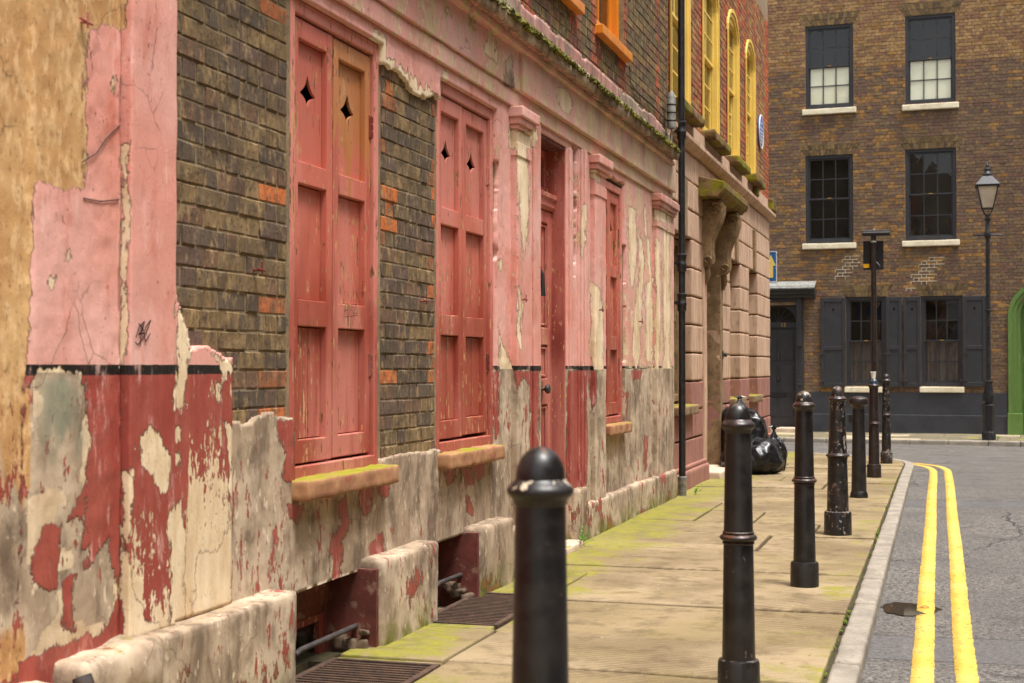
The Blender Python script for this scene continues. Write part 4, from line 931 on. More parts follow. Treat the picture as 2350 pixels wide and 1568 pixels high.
# cellar windows behind the gratings
for (a, b), bar, k in (((5.2, 6.19), ((690, 1492), (836, 1428)), 0), ((6.9, 7.70), ((1008, 1338), (1112, 1298)), 1)):
    x = -2.73; m = MB(); m.box(x-.05, x, a, b, .215, .36).box(x-.05, x-.004, a, a+.07, -.3, .215).box(x-.05, x-.004, b-.10, b, -.3, .215).box(x-.045, x-.012, a+.07, b-.10, .165, .215)
    cf = m.build('cellar_window', MAT['brown'], H1, bevel=.004)
    MB().box(x-.04, x-.01, a+.07, a+.11, -.3, .165).box(x-.04, x-.01, b-.15, b-.10, -.3, .165).box(x-.04, x-.011, a+.11, b-.15, .13, .165).build('sash', MAT['lining'], cf, bevel=.003)
    MB().box(x-.035, x-.012, a+.42, a+.45, -.3, .165).build('glazing_bar', MAT['door'], cf, bevel=.003)
    link('pane', mesh([(x-.028, a+.11, -.3), (x-.028, b-.15, -.3), (x-.028, b-.15, .165), (x-.028, a+.11, .165)], [(0, 1, 2, 3)]), MAT['glass'], cf)
    (p, q) = bar; y0, z0 = onwall(*p, -2.60); y1, z1_ = onwall(*q, -2.60)
    MB().tube([(-2.60, y0-.06, z0-.01), (-2.60, y0, z0), (-2.60, y1, z1_), (-2.60, b+.04, z1_+.004)], .0125, 10).build('iron_bar', MAT['ironbar'], H1, smooth=True)
    MB().box(-2.76, -2.50, b-.05, b-.012, -.3, .36).build('cellar_reveal', MAT['brown'], H1)
r_ = random.Random(9)
for k in range(17):
    fr = 0 if k < 11 else 1; yb = 6.145 if fr == 0 else 7.655; x = r_.uniform(-2.68, -2.53); z = r_.uniform(-.05, .09); s_ = r_.uniform(.022, .05)
    o = link('rubble_stone', rough_box(x-s_*r_.uniform(.7, 1.2), x+s_*.8, yb-.035-r_.uniform(0, .03), yb+.0, z-s_*r_.uniform(.5, 1.1), z+s_*r_.uniform(.5, 1.1), .02, .010, .010, 22, 100+k), MAT['rubble'], H1)
# rusty anchors and hooks left in the wall
for px, py, xw in ((583, 619, -2.61), (965, 690, -2.61), (1196, 687, -2.545), (1374, 711, -2.545), (1466, 738, -2.59), (178, 50, -2.6)):
    y, z = onwall(px, py, xw)
    MB().tube([(xw-.02, y, z), (xw+.035, y+.005, z-.002)], .006, 8).tube([(xw+.03, y-.03, z+.002), (xw+.032, y+.035, z-.004)], .0045, 8).tube([(xw+.03, y+.012, z-.02), (xw+.03, y+.012, z+.03)], .004, 8).build('wall_hook', MAT['ironred'], H1, smooth=True)
# windows of the upper storey, orange frames in red brick
for r in (U1, U2):
    wn = sash(H1, fr1, r[0]+.005, r[1]-.005, r[2]+.005, r[3], 2, 4, MAT['orangewood'], .075, -.075)
    MB().box(-2.70, -2.545, r[0]-.05, r[1]+.04, r[2]-.075, r[2]).build('window_sill', MAT['orangewood'], H1, bevel=.006)
    MB().box(-2.9, -2.88, r[0]+.08, r[1]-.08, r[2], r[3]).build('curtain', MAT['curtain'], H1)
ty = [onwall(1444, 150, -2.6), onwall(1446, 190, -2.6), onwall(1462, 212, -2.6), onwall(1500, 245, -2.6), onwall(1530, 278, -2.6)]
MB().tube([(-2.597, y, z) for y, z in ty], .005, 6).build('cable', MAT['ink'], H1)

# pen marks on the paint
def scrawl(parent, pts, X, scale=.0024):
    m = MB()
    for st in pts:
        P = [onwall(a, b, X) for a, b in st]
        for (y0, z0), (y1, z1_) in zip(P[:-1], P[1:]):
            L = math.hypot(y1-y0, z1_-z0)+1e-6; ny, nz_ = -(z1_-z0)/L*scale, (y1-y0)/L*scale
            m.add([(X, y0-ny, z0-nz_), (X, y1-ny, z1_-nz_), (X, y1+ny, z1_+nz_), (X, y0+ny, z0+nz_)], [(0, 1, 2, 3)])
    return m.build('graffiti_tag', MAT['ink'], parent)
scrawl(H1, [[(312,775),(320,750),(332,738),(328,755),(318,768),(330,765),(334,752),(346,735),(338,758),(326,780),(316,792),(310,785)], [(318,742),(330,760),(334,785),(345,765)], [(322,795),(325,760),(328,740)]], -2.549)
scrawl(H1, [[(791,724),(793,700),(797,697),(799,724)], [(790,714),(799,711)], [(801,724),(802,700),(805,714),(808,699),(810,723)], [(811,700),(818,699),(811,720),(819,719)], [(790,728),(820,724)]], -2.6265, .0014)

# ------------------------------------------------------------------ neighbour with the ochre plaster
H0 = tag(empty('plastered_house', (-2.6, 1.0, 0)), 'house front of bare ochre plaster with patches of pink paint, beside the pink pilaster', 'house')
def x0f(y, z): return -2.585-.018*np.clip((3.66-y)/.02, 0, 1)+.0025*fbm(np.stack((y*4, z*4, 0*y), 1), 91, 4)+.0015*fbm(np.stack((y*22, z*22, 0*y), 1), 92, 2)-.006*np.clip(fbm(np.stack((y*1.4, z*1.1, 0*y), 1), 93, 2), 0, 1)
def keep0(y, z): return np.minimum(4.124-y+.006*fbm(np.stack((y*6, z*7, 0*y), 1), 94, 3), 1)
o = link('plastered_wall', sheet(np.concatenate((np.linspace(-1.5, 3.2, 60), lines(3.21, 4.14, .0115))), lines(-.06, 3.6, .0125), keep0, x0f, .04), MAT['facade'], H0); weather(o)
MB().box(-8, -2.63, -1.5, 4.126, -.6, 9).build('wall', MAT['mortar'], H0)
for a, b, z1_, k in ((2.2, 3.30, .36, 51), (3.305, 3.70, .37, 52), (3.76, 4.205, .405, 53)):
    o = link('plinth_stone', rough_box(-2.74, -2.47, a, b, -.1, z1_, .02, .03, .016, 6, k, maxn=90), MAT['facade'], H0); weather(o, default=.06, stripe=0); plain(o)
# short iron pipe that rises between the plinth stones
pipe0 = tag(MB().tube([(-2.44, 3.73, -.05), (-2.44, 3.73, .30), (-2.47, 3.735, .37)], .03, 12).build('iron_pipe', MAT['ironbar'], smooth=True), 'short dark iron pipe end set between the plinth stones', 'pipe')
# shallow ledges and cracks of the party joint
for pts, k in (([(197,372),(230,352),(252,318),(270,300),(284,288)], 1), ([(200,455),(240,462),(282,458)], 2)):
    P = [onwall(a, b, -2.574) for a, b in pts]; m = MB(); m.tube([(-2.5875, y, z) for y, z in P], .002, 5); m.build('crack', MAT['ink'], H0)

# ------------------------------------------------------------------ rainwater pipe between the houses
PY, PX = 14.33, -2.50
dp = tag(empty('drainpipe', (PX, PY, 0)), 'black cast iron drainpipe running down between the pink house and the stone house', 'drainpipe')
MB().lathe([(.035, .16), (.035, 6.5)], 20).build('pipe', MAT['pipe'], dp, False, True)
MB().lathe([(.036, -.02), (.042, 0), (.042, .15), (.046, .16), (.046, .185), (.036, .19)], 20).build('shoe', MAT['cable'], dp, False, True)
for z in (3.70, 2.35, 1.95):
    MB().lathe([(.036, z-.09), (.046, z-.08), (.046, z-.03), (.05, z-.02), (.05, z+.0), (.044, z+.01), (.044, z+.06), (.05, z+.07), (.05, z+.09), (.036, z+.1)], 20).box(-.12, -.03, -.055, .055, z-.015, z+.015).build('pipe_socket', MAT['pipe'], dp, False, True)
cc = tag(empty('cable_joint', (-2.54, 13.98, 3.66)), 'grey wrapped cable joint hanging from the wall beside the drainpipe', 'cable joint')
MB().lathe([(.012, 0), (.04, .015), (.044, .05), (.044, .2), (.041, .30), (.03, .36), (.012, .385)], 18).build('sleeve', MAT['cable'], cc, False, True)
for z in (.08, .16, .24): MB().lathe([(.0445, z), (.047, z+.004), (.047, z+.010), (.0445, z+.014)], 18).build('tape_band', MAT['ink'], cc, False, True)
for k in (-1, 0, 1): MB().tube([(.0, .012*k, 0), (.004, .016*k, -.06), (-.01, .02*k+.01, -.16), (-.03, .02*k+.02, -.26)], .007, 8).build('cable', MAT['cable'], cc, False, True)

# ------------------------------------------------------------------ the stone house
H2 = tag(empty('stone_house', (-2.62, 18.5, 0)), 'house with rusticated stone ground floor and yellow sash windows above', 'house')
YA, YB = 14.24, 23.3; CZ = .316; Z0 = .191
OPS = [(14.55, 15.70, .89, 2.72), (16.65, 17.80, -.2, 3.02), (18.70, 19.74, .89, 2.72), (20.64, 21.67, .89, 2.72)]
XB = -2.625
mw = wall_open(YA, YB, -.7, 3.9, [(o[0]-.03, o[1]+.03, o[2], o[3]+.03) for o in OPS], .30, lambda u, v, z: (-2.70+v, u, z)); mw.build('stone_backing', MAT['stone_old'], H2)
MB().box(-9, -2.98, YA, YB-.02, -.7, 9.5).build('wall', MAT['void'], H2)
MB().box(-9, -2.70, YB-.019, YB-.002, -.7, 9.5).build('side_wall', MAT['mortar3'], H2)
r_ = random.Random(21); k = 0
for n in range(11):
    z0, z1_ = Z0+n*CZ, Z0+(n+1)*CZ; zc = (z0+z1_)/2
    if n == 10: z1_ = 3.66
    iv = [(YA, YB)]
    for o in OPS:
        if o[2] < zc < o[3]: iv = [q for a, b in iv for q in ((a, min(b, o[0])), (max(a, o[1]), b)) if q[1]-q[0] > .05]
    for a, b in iv:
        L = b-a; nn_ = max(1, int(round(L/.42))) if L > .75 else (2 if (L > .5 and n % 2) else 1)
        if any(abs(zc-o[3]-CZ/2) < .2 and o[0]-.4 < (a+b)/2 < o[1]+.4 for o in OPS): pass
        st = np.linspace(a, b, nn_+1)
        if nn_ > 1 and n % 2 and L > .75: st[1:-1] += .2*L/nn_
        for p, q in zip(st[:-1], st[1:]):
            e = .009 if q-p > .2 else .006
            yy = (p+q)/2
            me = rough_box(-2.86, XB+r_.uniform(-.004, .004), p+(.002 if p == a else .005), q-(.002 if q == b else .005), z0+e, z1_-e, .10, .010, .003, 7, k, (lambda V: np.column_stack((V[:, 0], V[:, 1], V[:, 2]+np.interp(V[:, 2], (.0, .6), (1, 0))*0))), 6)
            ob = link('stone_block', me, MAT['stone_red' if n < 3 else 'stone'], H2); k += 1
for o in OPS:                                               # long vermiculated keystones
    if o[2] > 0:
        cy = (o[0]+o[1])/2+.02
        MB().prism([(cy-.07, 2.70), (cy+.07, 2.70), (cy+.10, 3.32), (cy-.10, 3.32)], -2.72, -2.590, 'x').build('keystone', MAT['stone_old'], H2, bevel=.008)
for a, b in ((YA, 16.55), (17.9, YB+.02)):
    link('base_course', rough_box(-2.8, -2.565, a, b, -.35, Z0-.004, .08, .02, .006, 4, 55, maxn=60), MAT['stone_red'], H2)
    link('base_moulding', rough_box(-2.8, -2.59, a, b, Z0-.002, Z0+.045, .08, .015, .003, 4, 56, maxn=60), MAT['stone_red'], H2)
# string course and mossy blocks under the sills
MB().prism([(-2.75, 3.665), (-2.60, 3.668), (-2.555, 3.70), (-2.53, 3.735), (-2.53, 3.775), (-2.56, 3.80), (-2.60, 3.83), (-2.60, 3.97), (-2.75, 3.97)], YA, YB+.05).build('string_course', MAT['stone'], H2, bevel=.006)
UPW = [(14.4, 15.60), (16.5, 17.76), (18.55, 19.65), (20.38, 21.46)]
for a, b in UPW: link('sill', rough_box(-2.75, -2.475, a-.06, b+.06, 3.945, 4.055, .04, .02, .010, 7, int(a*3)), MAT['mossy'], H2)
for a, b in ((20.9, 21.1), (22.85, 23.36)): link('mossy_block', rough_box(-2.75, -2.52, a, b, 3.80, 3.98, .05, .015, .006, 6, int(a)), MAT['mossy'], H2)
fr2 = lambda u, v, z: (-2.64+v, u, z)
UO = [(a, b, 4.05, 6.10) for a, b in UPW]
mw = wall_open(YA, YB, 3.9, 9.5, UO, .3, lambda u, v, z: (-2.648+v, u, z)); mw.build('brick_backing', MAT['mortar3'], H2)
def c2(u, z, wd, row, r):
    if min(min(abs(u-a), abs(u-b)) for a, b in UPW) < .13 or u > 22.95 or (row % 2 and wd < .12 and r.random() < .5): return r.choice([lin(198, 88, 48), lin(184, 76, 44), lin(166, 70, 48)])
    return r.choice([lin(150, 100, 66), lin(166, 124, 78), lin(128, 82, 62), lin(140, 78, 56), lin(172, 130, 80)])
lay = brick_layout(YA, YB, 3.98, 6.9, .0757, lambda z: [(o[0]-.005, o[1]+.005) for o in UO if o[2] < z < o[3]-.33]+[(o[0]-.005+max(0, .5*(o[1]-o[0])-math.sqrt(max(0, (.5*(o[1]-o[0]))**2-max(0, (z-o[3]+.38)*1.5)**2))), o[1]+.005-max(0, .5*(o[1]-o[0])-math.sqrt(max(0, (.5*(o[1]-o[0]))**2-max(0, (z-o[3]+.38)*1.5)**2)))) for o in UO if o[3]-.33 <= z < o[3]], 14.3)
place_bricks(H2, lay, fr2, R90, c2, MAT['brick2'], MAT['brick2_j'], lambda px, py: (px > 1590) & (py > 0), 300)
for a, b in UPW:
    wn = sash(H2, fr2, a+.01, b-.01, 4.06, 5.99, 2, 6, MAT['yellowwood'], .085, -.045)
    cy, hw = (a+b)/2, (b-a)/2-.005
    for v, ww, z_ in ((.0, .10, 4.06), (.018, .045, 4.06)):    # outer box frame with an arched head
        pts = [(cy-hw, z_), (cy-hw, 5.72)]+[(cy-hw*math.cos(t), 5.72+.37*math.sin(t)) for t in np.linspace(0, math.pi, 15)[1:-1]]+[(cy+hw, 5.72), (cy+hw, z_)]
        inn = [(cy+(p-cy)*(hw-ww)/hw, q if q <= 5.72 else 5.72+(q-5.72)*(.37-ww)/.37) for p, q in pts]; m = MB(); n = len(pts)
        V = [(x_, p, q) for x_ in (-2.70, -2.645+v+.012) for p, q in pts]+[(x_, p, q) for x_ in (-2.70, -2.645+v+.012) for p, q in inn]
        F = []
        for i_ in range(n-1): F += [(n+i_, n+i_+1, 3*n+i_+1, 3*n+i_), (i_, i_+1, n+i_+1, n+i_), (2*n+i_, 2*n+i_+1, 3*n+i_+1, 3*n+i_)]
        m.add(V, F).build('window_surround', MAT['yellowwood'], wn)
    MB().box(-2.93, -2.91, a, b, 4.05, 6.1).build('curtain', MAT['curtain'], H2)
for o in (OPS[0], OPS[2], OPS[3]):
    sash(H2, lambda u, v, z: (-2.70+v, u, z), o[0]+.005, o[1]-.005, o[2]+.03, o[3]-.02, 2, 4, MAT['stone_old'], .06, -.10)
    link('sill', rough_box(-2.82, -2.545, o[0]-.06, o[1]+.02, .78, .885, .05, .014, .006, 6, int(o[0])), MAT['stone_old'], H2)
# doorway with scroll brackets and hood
link('door_jamb', rough_box(-2.98, -2.615, 17.80, 17.995, .02, 3.2, .1, .01, .003, 5, 61, maxn=40), MAT['stone_old'], H2)
link('door_jamb', rough_box(-2.98, -2.605, 16.42, 16.645, .02, 3.2, .1, .01, .003, 5, 62, maxn=40), MAT['stone'], H2)
link('doorstep', rough_box(-3.0, -2.44, 16.55, 17.90, -.2, .075, .06, .015, .005, 5, 63), MAT['plinth'], H2)
d2 = MB().box(-2.96, -2.92, 16.65, 17.80, .06, 2.4).build('door', MAT['brown'], H2)
for a, b in ((.2, .9), (1.1, 1.5), (1.65, 2.3)): MB().box(-2.92, -2.905, 16.80, 17.65, a, b).build('panel', MAT['brown'], d2, bevel=.01)
MB().lathe([(.01, 0), (.025, .02), (.03, .035), (.02, .05)], 16).box(-.05, .05, -.03, .03, -.005, .004).build('bell_push', MAT['ironbar'], H2, loc=(-2.605, 17.93, 1.45), rot=(0, R90, 0))
hood = MB().prism([(-2.72, 3.24), (-2.40, 3.24), (-2.38, 3.27), (-2.345, 3.29), (-2.325, 3.34), (-2.325, 3.41), (-2.36, 3.42), (-2.72, 3.50)], 16.15, 18.28).build('door_hood', MAT['mossy'], H2, bevel=.01)
def bracket(y0, y1):
    # an S scroll: swept band with a spiral at each end
    def spiral(cx, cz, r0, turns, a0, sgn): return [(cx+r0*(1-t*.85)*math.cos(a0+sgn*t*turns*2*math.pi), cz+r0*(1-t*.85)*math.sin(a0+sgn*t*turns*2*math.pi)) for t in np.linspace(0, 1, 26)]
    prof = [(-2.68, 3.235), (-2.405, 3.235), (-2.388, 3.17), (-2.392, 3.08), (-2.42, 2.98), (-2.47, 2.88), (-2.515, 2.76), (-2.525, 2.66), (-2.515, 2.58), (-2.53, 2.50), (-2.57, 2.46), (-2.62, 2.44), (-2.68, 2.44)]
    m = MB(); m.prism(prof, y0+.02, y1-.02); b = m.build('scroll_bracket', MAT['stone_old'], H2, bevel=.012)
    for yy in (y0+.012, y1-.012):
        MB().tube([(x, yy, z) for x, z in spiral(-2.475, 3.13, .078, 1.6, .3, 1)], [.022*(1-.5*t) for t in np.linspace(0, 1, 26)], 8).build('volute', MAT['stone_old'], b, smooth=True)
        MB().tube([(x, yy, z) for x, z in spiral(-2.565, 2.535, .046, 1.4, .2, 1)], [.016*(1-.5*t) for t in np.linspace(0, 1, 26)], 8).build('volute', MAT['stone_old'], b, smooth=True)
    for t in (-.33, 0, .33):
        yy = (y0+y1)/2+t*(y1-y0)*.6
        MB().tube([(x+.004, yy, z) for x, z in prof[2:10]], .014, 8).build('rib', MAT['stone_old'], b, smooth=True)
    MB().tube([(-2.60, (y0+y1)/2, 2.44), (-2.585, (y0+y1)/2, 2.36), (-2.60, (y0+y1)/2, 2.26)], [.05, .04, .012], 10).build('acanthus_drop', MAT['stone_old'], b, smooth=True)
bracket(16.40, 16.66); bracket(17.78, 18.04)
pq = tag(empty('blue_plaque', (-2.63, 22.1, 4.93)), 'round blue plaque fixed to the red and yellow brickwork', 'plaque')
MB().lathe([(.262, 0), (.262, .012), (.25, .02), (.01, .022)], 40).build('disc', MAT['plaque'], pq, False, True, rot=(0, R90, 0))
MB().lathe([(.262, .010), (.268, .016), (.262, .025), (.246, .025), (.243, .021)], 40, caps=False).build('rim', MAT['white'], pq, False, True, rot=(0, R90, 0))
for k, (zz, hw) in enumerate(((.13, .10), (.05, .17), (-.01, .15), (-.06, .12), (-.11, .14), (-.16, .08))):
    m = MB(); x = -hw
    while x < hw: L = random.uniform(.012, .03); m.box(.0225, .0235, x, x+L, zz-.012, zz+.012); x += L+.012
    m.build('lettering', MAT['white'], pq, False)
# one-way sign seen edge-on past the corner
sg = tag(empty('arrow_sign', (-2.80, 23.55, 2.70)), 'small blue sign with a pale upward arrow at the corner of the stone house', 'sign')
MB().box(-.24, .27, 0, .012, -.02, .50).build('plate', MAT['blue'], sg, False, bevel=.004)
MB().box(-.23, .26, -.003, -.0005, -.012, .0).box(-.23, .26, -.003, -.0005, .482, .494).box(.25, .262, -.0035, -.001, -.012, .494).box(-.232, -.22, -.0035, -.001, -.012, .494).build('border', MAT['white'], sg, False)
MB().add([(.13, -.003, .06), (.20, -.003, .06), (.20, -.003, .26), (.24, -.003, .26), (.165, -.003, .44), (.09, -.003, .26), (.13, -.003, .26)], [(0, 1, 2, 3, 4, 5, 6)]).build('arrow', MAT['arrow'], sg, False)
MB().tube([(-.05, .03, -.1), (-.05, .03, .55)], .02, 10).tube([(-.05, .03, .1), (-.05, -.26, .1)], .012, 8).build('bracket', MAT['pipe'], sg, False)

# ------------------------------------------------------------------ the dark brick house across the far street
FZ = -.19; fo = onground(2200, 996, FZ); FA = math.radians(3.0)
FU = np.array((math.cos(FA), -math.sin(FA), 0)); FN = np.array((-math.sin(FA), -math.cos(FA), 0)); FO = np.array((fo[0], fo[1], FZ))
def far(px, py, v=0.0):
    d = ray(px, py); p0 = FO+FN*v; t = np.dot(p0-np.array((0, 0, CAMZ)), FN)/np.dot(d, FN); P = np.array((0, 0, CAMZ))+t*d-FO
    return float(P@FU), float(P[2])
H3 = tag(empty('dark_brick_house', tuple(FO), -FA), 'tall sooty brown brick house with charcoal shutters, closing the end of the street', 'house')
fl3 = lambda u, v, z: (u, -v, z)                              # local: x along the front, -y out
def worldf(u, v, z): return tuple(FO+FU*u+FN*v+np.array((0, 0, z)))
def win(a, b, c, d): u0, z1_ = far(a, c); u1, z0 = far(b, d); return (u0, u1, z0, z1_)
WT = [win(1848, 1958, 62, 246), win(2077, 2193, 38, 235)]; WM = [win(1848, 1958, 359, 557), win(2077, 2195, 344, 550)]; WG = [win(1941, 2034, 682, 888), win(2113, 2210, 680, 888)]
DZ = win(1746, 1828, 701, 972); DZ = (DZ[0]-.05, DZ[1], .10, DZ[3]); ua, ub = far(1560, 700)[0]-6, far(2311, 700)[0]+6
arch_u = far(2313, 720)[0]; AR = .74; GA = (arch_u+.02, arch_u+2*AR-.02, 0, far(2313, 722)[1]+AR-.02)
allo = WT+WM+WG+[(DZ[0]-.02, DZ[1]+.02, DZ[2], DZ[3]), (GA[0], GA[1], -.1, GA[3]-AR+.3)]
mw = wall_open(ua, ub, -.5, 10.5, allo, .32, lambda u, v, z: (u, .010-v, z)); mw.build('brick_backing', MAT['mortar3'], H3, False)
MB().box(ua, ub, .34, 6, -.5, 10.5).build('wall', MAT['void'], H3, False)
def c3(u, z, wd, row, r):
    k = vnoise(np.array([(u*.55+3, z*.5, 0)]), 5)[0]
    if r.random() < .16+.22*k: return r.choice([lin(156, 116, 64), lin(146, 106, 60), lin(164, 122, 72)])
    if z > 8.3: return r.choice([lin(160, 126, 82), lin(170, 134, 90), lin(142, 104, 78)])
    return r.choice([lin(112, 92, 74), lin(122, 100, 78), lin(102, 84, 72), lin(118, 88, 76), lin(128, 104, 78), lin(106, 82, 74)])
def blk3(z):
    b = [(o[0], o[1]) for o in WT+WM+WG if o[2] < z < o[3]]
    for o in WT+WM+WG:
        if o[3] <= z < o[3]+.27: t = (z-o[3])/.27; b.append((o[0]-.02-.16*t, o[1]+.02+.16*t))
    if z < DZ[3]+.45: b.append((DZ[0]-.35, DZ[1]+.17))
    if z < GA[3]:
        cu = (GA[0]+GA[1])/2; zz = z-(GA[3]-AR); h = AR if zz < 0 else math.sqrt(max(0, AR*AR-zz*zz)); b.append((cu-h, cu+h))
    return b
lay = brick_layout(far(1700, 700)[0], far(2440, 700)[0], .93, 10.4, .0757, blk3)
place_bricks(H3, lay, worldf, -FA, c3, MAT['brick3'], MAT['brick3_j'], lambda px, py: (px > 1775) & (py > 0), 300)
pt = MB()
for (u, z, wd, ht, row) in lay:
    p = worldf(u, 0, z); a_, b_, _f = project(np.array([p])); a_, b_ = a_[0], b_[0]
    in1 = abs(a_-(1948+(b_-612)*-.45)) < 18-abs(b_-612)*.2 and 585 < b_ < 645; in2 = abs(a_-(2128+(b_-625)*-.55)) < 24 and 588 < b_ < 668
    if not (in1 or in2): continue
    h, e = ht/2, wd/2; pt.box(u-e-.006, u+e+.006, -.006, .01, z+h-.001, z+h+.0085); pt.box(u-e-.0075, u-e+.001, -.0055, .01, z-h, z+h)
tag(pt.build('repointed_mortar', MAT['whitestone'], H3, False), kind='stuff')
def lbox(name, a, b, c, d, v0, v1, mat, parent=H3, bevel=.004): return MB().box(a, b, -v1, -v0, c, d).build(name, mat, parent, False, bevel=bevel)
for o in WT+WM+WG:                                            # flat arches of tapering bricks
    n = 15
    for k in range(n):
        t0, t1 = k/n, (k+1)/n; a0, a1 = o[0]-.01+(o[1]-o[0]+.02)*t0+.004, o[0]-.01+(o[1]-o[0]+.02)*t1-.004; s0, s1 = (t0-.5)*.34, (t1-.5)*.34
        for q in (0, 1):
            za, zb = o[3]+.004+q*.135, o[3]+.13+q*.135; f0, f1 = q*.5, q*.5+.48; r = random.Random(k*3+q+int(o[0]*50)); vv = r.uniform(-.003, .004)
            m = MB(); P = [(a0+s0*f0, za), (a1+s1*f0, za), (a1+s1*f1, zb), (a0+s0*f1, zb)]
            m.add([(p, -vv, z) for p, z in P]+[(p, .05, z) for p, z in P], [(0, 1, 2, 3), (0, 4, 5, 1), (1, 5, 6, 2), (2, 6, 7, 3), (3, 7, 4, 0)])
            ob = m.build('voussoir', MAT['brick3'], H3, False); ob.color = r.choice([lin(92, 76, 50), lin(110, 90, 58), lin(76, 64, 50), lin(132, 108, 70)])
for i_, o in enumerate(WT+WM+WG):
    wn = sash(H3, fl3, o[0], o[1], o[2], o[3], 3, 4 if i_ < 2 else 4, MAT['dark'], .07, -.06, .022, world=False)
    MB().box(-.04, .04, -.0, .02, 0, .012).build('sash_lock', MAT['gold'], wn, False, loc=((o[0]+o[1])/2, .03, (o[2]+o[3])/2+.02))
    ov = .07 if i_ < 4 else .03
    link('sill', rough_box(o[0]-ov, o[1]+ov, -.07, .12, o[2]-.13, o[2]-.004, .06, .01, .004, 6, i_), MAT['whitestone'], H3, False)
    zm = (o[2]+o[3])/2
    if i_ < 2: lbox('blind', o[0]+.08, o[1]-.08, o[2]+.06, zm, -.118, -.113, MAT['blind'], wn, 0)
    if i_ >= 4:
        ys_ = np.linspace(o[0]+.06, o[1]-.06, 40); V = [(u, .128+.012*math.sin(u*70), z) for u in ys_ for z in (o[2]+.05, zm+.02)]
        link('curtain', mesh(V, [(2*q, 2*q+2, 2*q+3, 2*q+1) for q in range(39)], True), MAT['curtain'], wn, False)
# charcoal shutters folded back beside the lower windows
def fshutter(a, b, c, d):
    u0, z1_ = far(a, c); u1, z0 = far(b, d); v = .035; m = MB(); st = .075; zm = z0+(z1_-z0)*.435
    m.box(u0, u0+st, -v-.03, -v, z0, z1_).box(u1-st, u1, -v-.03, -v, z0, z1_).box(u0+st, u1-st, -v-.029, -v-.001, z1_-.10, z1_).box(u0+st, u1-st, -v-.029, -v-.001, z0, z0+.10).box(u0+st, u1-st, -v-.029, -v-.001, zm-.045, zm+.045)
    s_ = m.build('shutter', MAT['dark'], H3, False, bevel=.006)
    cu = (u0+u1)/2; hole = star(cu, z1_-.28, .035, .04, 3)
    b_ = board(u0+st+.001, u1-st-.001, zm+.046, z1_-.101, 0, .012, hole); b_.V = [(p[1], -v-.016-p[0], p[2]) for p in b_.V]; b_.build('panel', MAT['dark'], s_, False)
    MB().box(u0+st+.001, u1-st-.001, -v-.016, -v-.004, z0+.101, zm-.046).build('panel', MAT['dark'], s_, False)
    for hz in (z0+.15, zm-.12): MB().box(-.05, .12, -.012, 0, -.014, .014).build('strap_hinge', MAT['ironbar'], s_, False, loc=(u0-.02, -v-.032, hz))
    lbox('cutout_shade_panel', cu-.06, cu+.06, z1_-.36, z1_-.2, .004, .02, MAT['void'], s_, 0)  # dark panel behind the star cutout stands in for shade
for q in ((1884, 1942, 684, 889), (2034, 2071, 682, 889), (2073.5, 2114, 682, 889), (2210, 2264, 680, 888)): fshutter(*q)
# painted plinth with a ledge, air brick
pu1 = arch_u-.01; pz = far(2100, 901)[1]
lbox('plinth', DZ[1]+.17, pu1, -.4, pz, -.05, .03, MAT['dark2'], bevel=.006); lbox('plinth_ledge', DZ[1]+.17, pu1, -.4, far(2100, 952)[1], -.05, .055, MAT['dark2'], bevel=.012)
au, az = far(1966, 959, .05); lbox('air_brick', au-.18, au+.14, az-.10, az+.07, .05, .06, MAT['void'])
# front door with fanlight, pilaster and leaded hood
fd = lbox('door', DZ[0], DZ[1], .10, far(1800, 752)[1], -.20, -.15, MAT['dark']); dw = DZ[1]-DZ[0]; dt = far(1800, 752)[1]
for a, b in ((.10, .30), (.34, .62), (.67, .97)):
    for c, d in ((.10, .46), (.54, .90)):
        if d <= .46 or True: lbox('panel', DZ[0]+dw*c, DZ[0]+dw*d, .1+(dt-.1)*a, .1+(dt-.1)*b, -.15, -.135, MAT['dark'], fd, .012)
lbox('letter_plate', DZ[0]+dw*.30, DZ[0]+dw*.70, .1+(dt-.1)*.30, .1+(dt-.1)*.345, -.135, -.12, MAT['ink'], fd); lbox('door_knob', DZ[0]+dw*.48, DZ[0]+dw*.54, .1+(dt-.1)*.47, .1+(dt-.1)*.50, -.15, -.09, MAT['ironbar'], fd, .015); lbox('knocker', DZ[0]+dw*.475, DZ[0]+dw*.53, .1+(dt-.1)*.68, .1+(dt-.1)*.75, -.15, -.11, MAT['ironbar'], fd, .01)
lbox('transom', DZ[0], DZ[1], dt, dt+.13, -.20, -.10, MAT['dark'])
tc = bpy.data.curves.new('house_number', 'FONT'); tc.body = '13'; tc.size = .13; tc.align_x = 'CENTER'; tc.extrude = .002
tn0 = bpy.data.objects.new('house_number', tc); COL.objects.link(tn0); bpy.context.view_layer.update(); tme = bpy.data.meshes.new_from_object(tn0); bpy.data.objects.remove(tn0)
tn = link('house_number', tme, None, H3, False); tn.location = ((DZ[0]+DZ[1])/2+.12, .098, dt+.02); tn.rotation_euler = (R90, 0, 0); tme.materials.clear(); tme.materials.append(MAT['gold'])
cu = (DZ[0]+DZ[1])/2; rr_ = dw/2-.03; fz = dt+.13
pts = [(cu-rr_*math.cos(t), fz+rr_*.9*math.sin(t)) for t in np.linspace(0, math.pi, 25)]
m = MB(); tops = [(DZ[0], fz), (DZ[0], DZ[3]+.10), (DZ[1], DZ[3]+.10), (DZ[1], fz)]
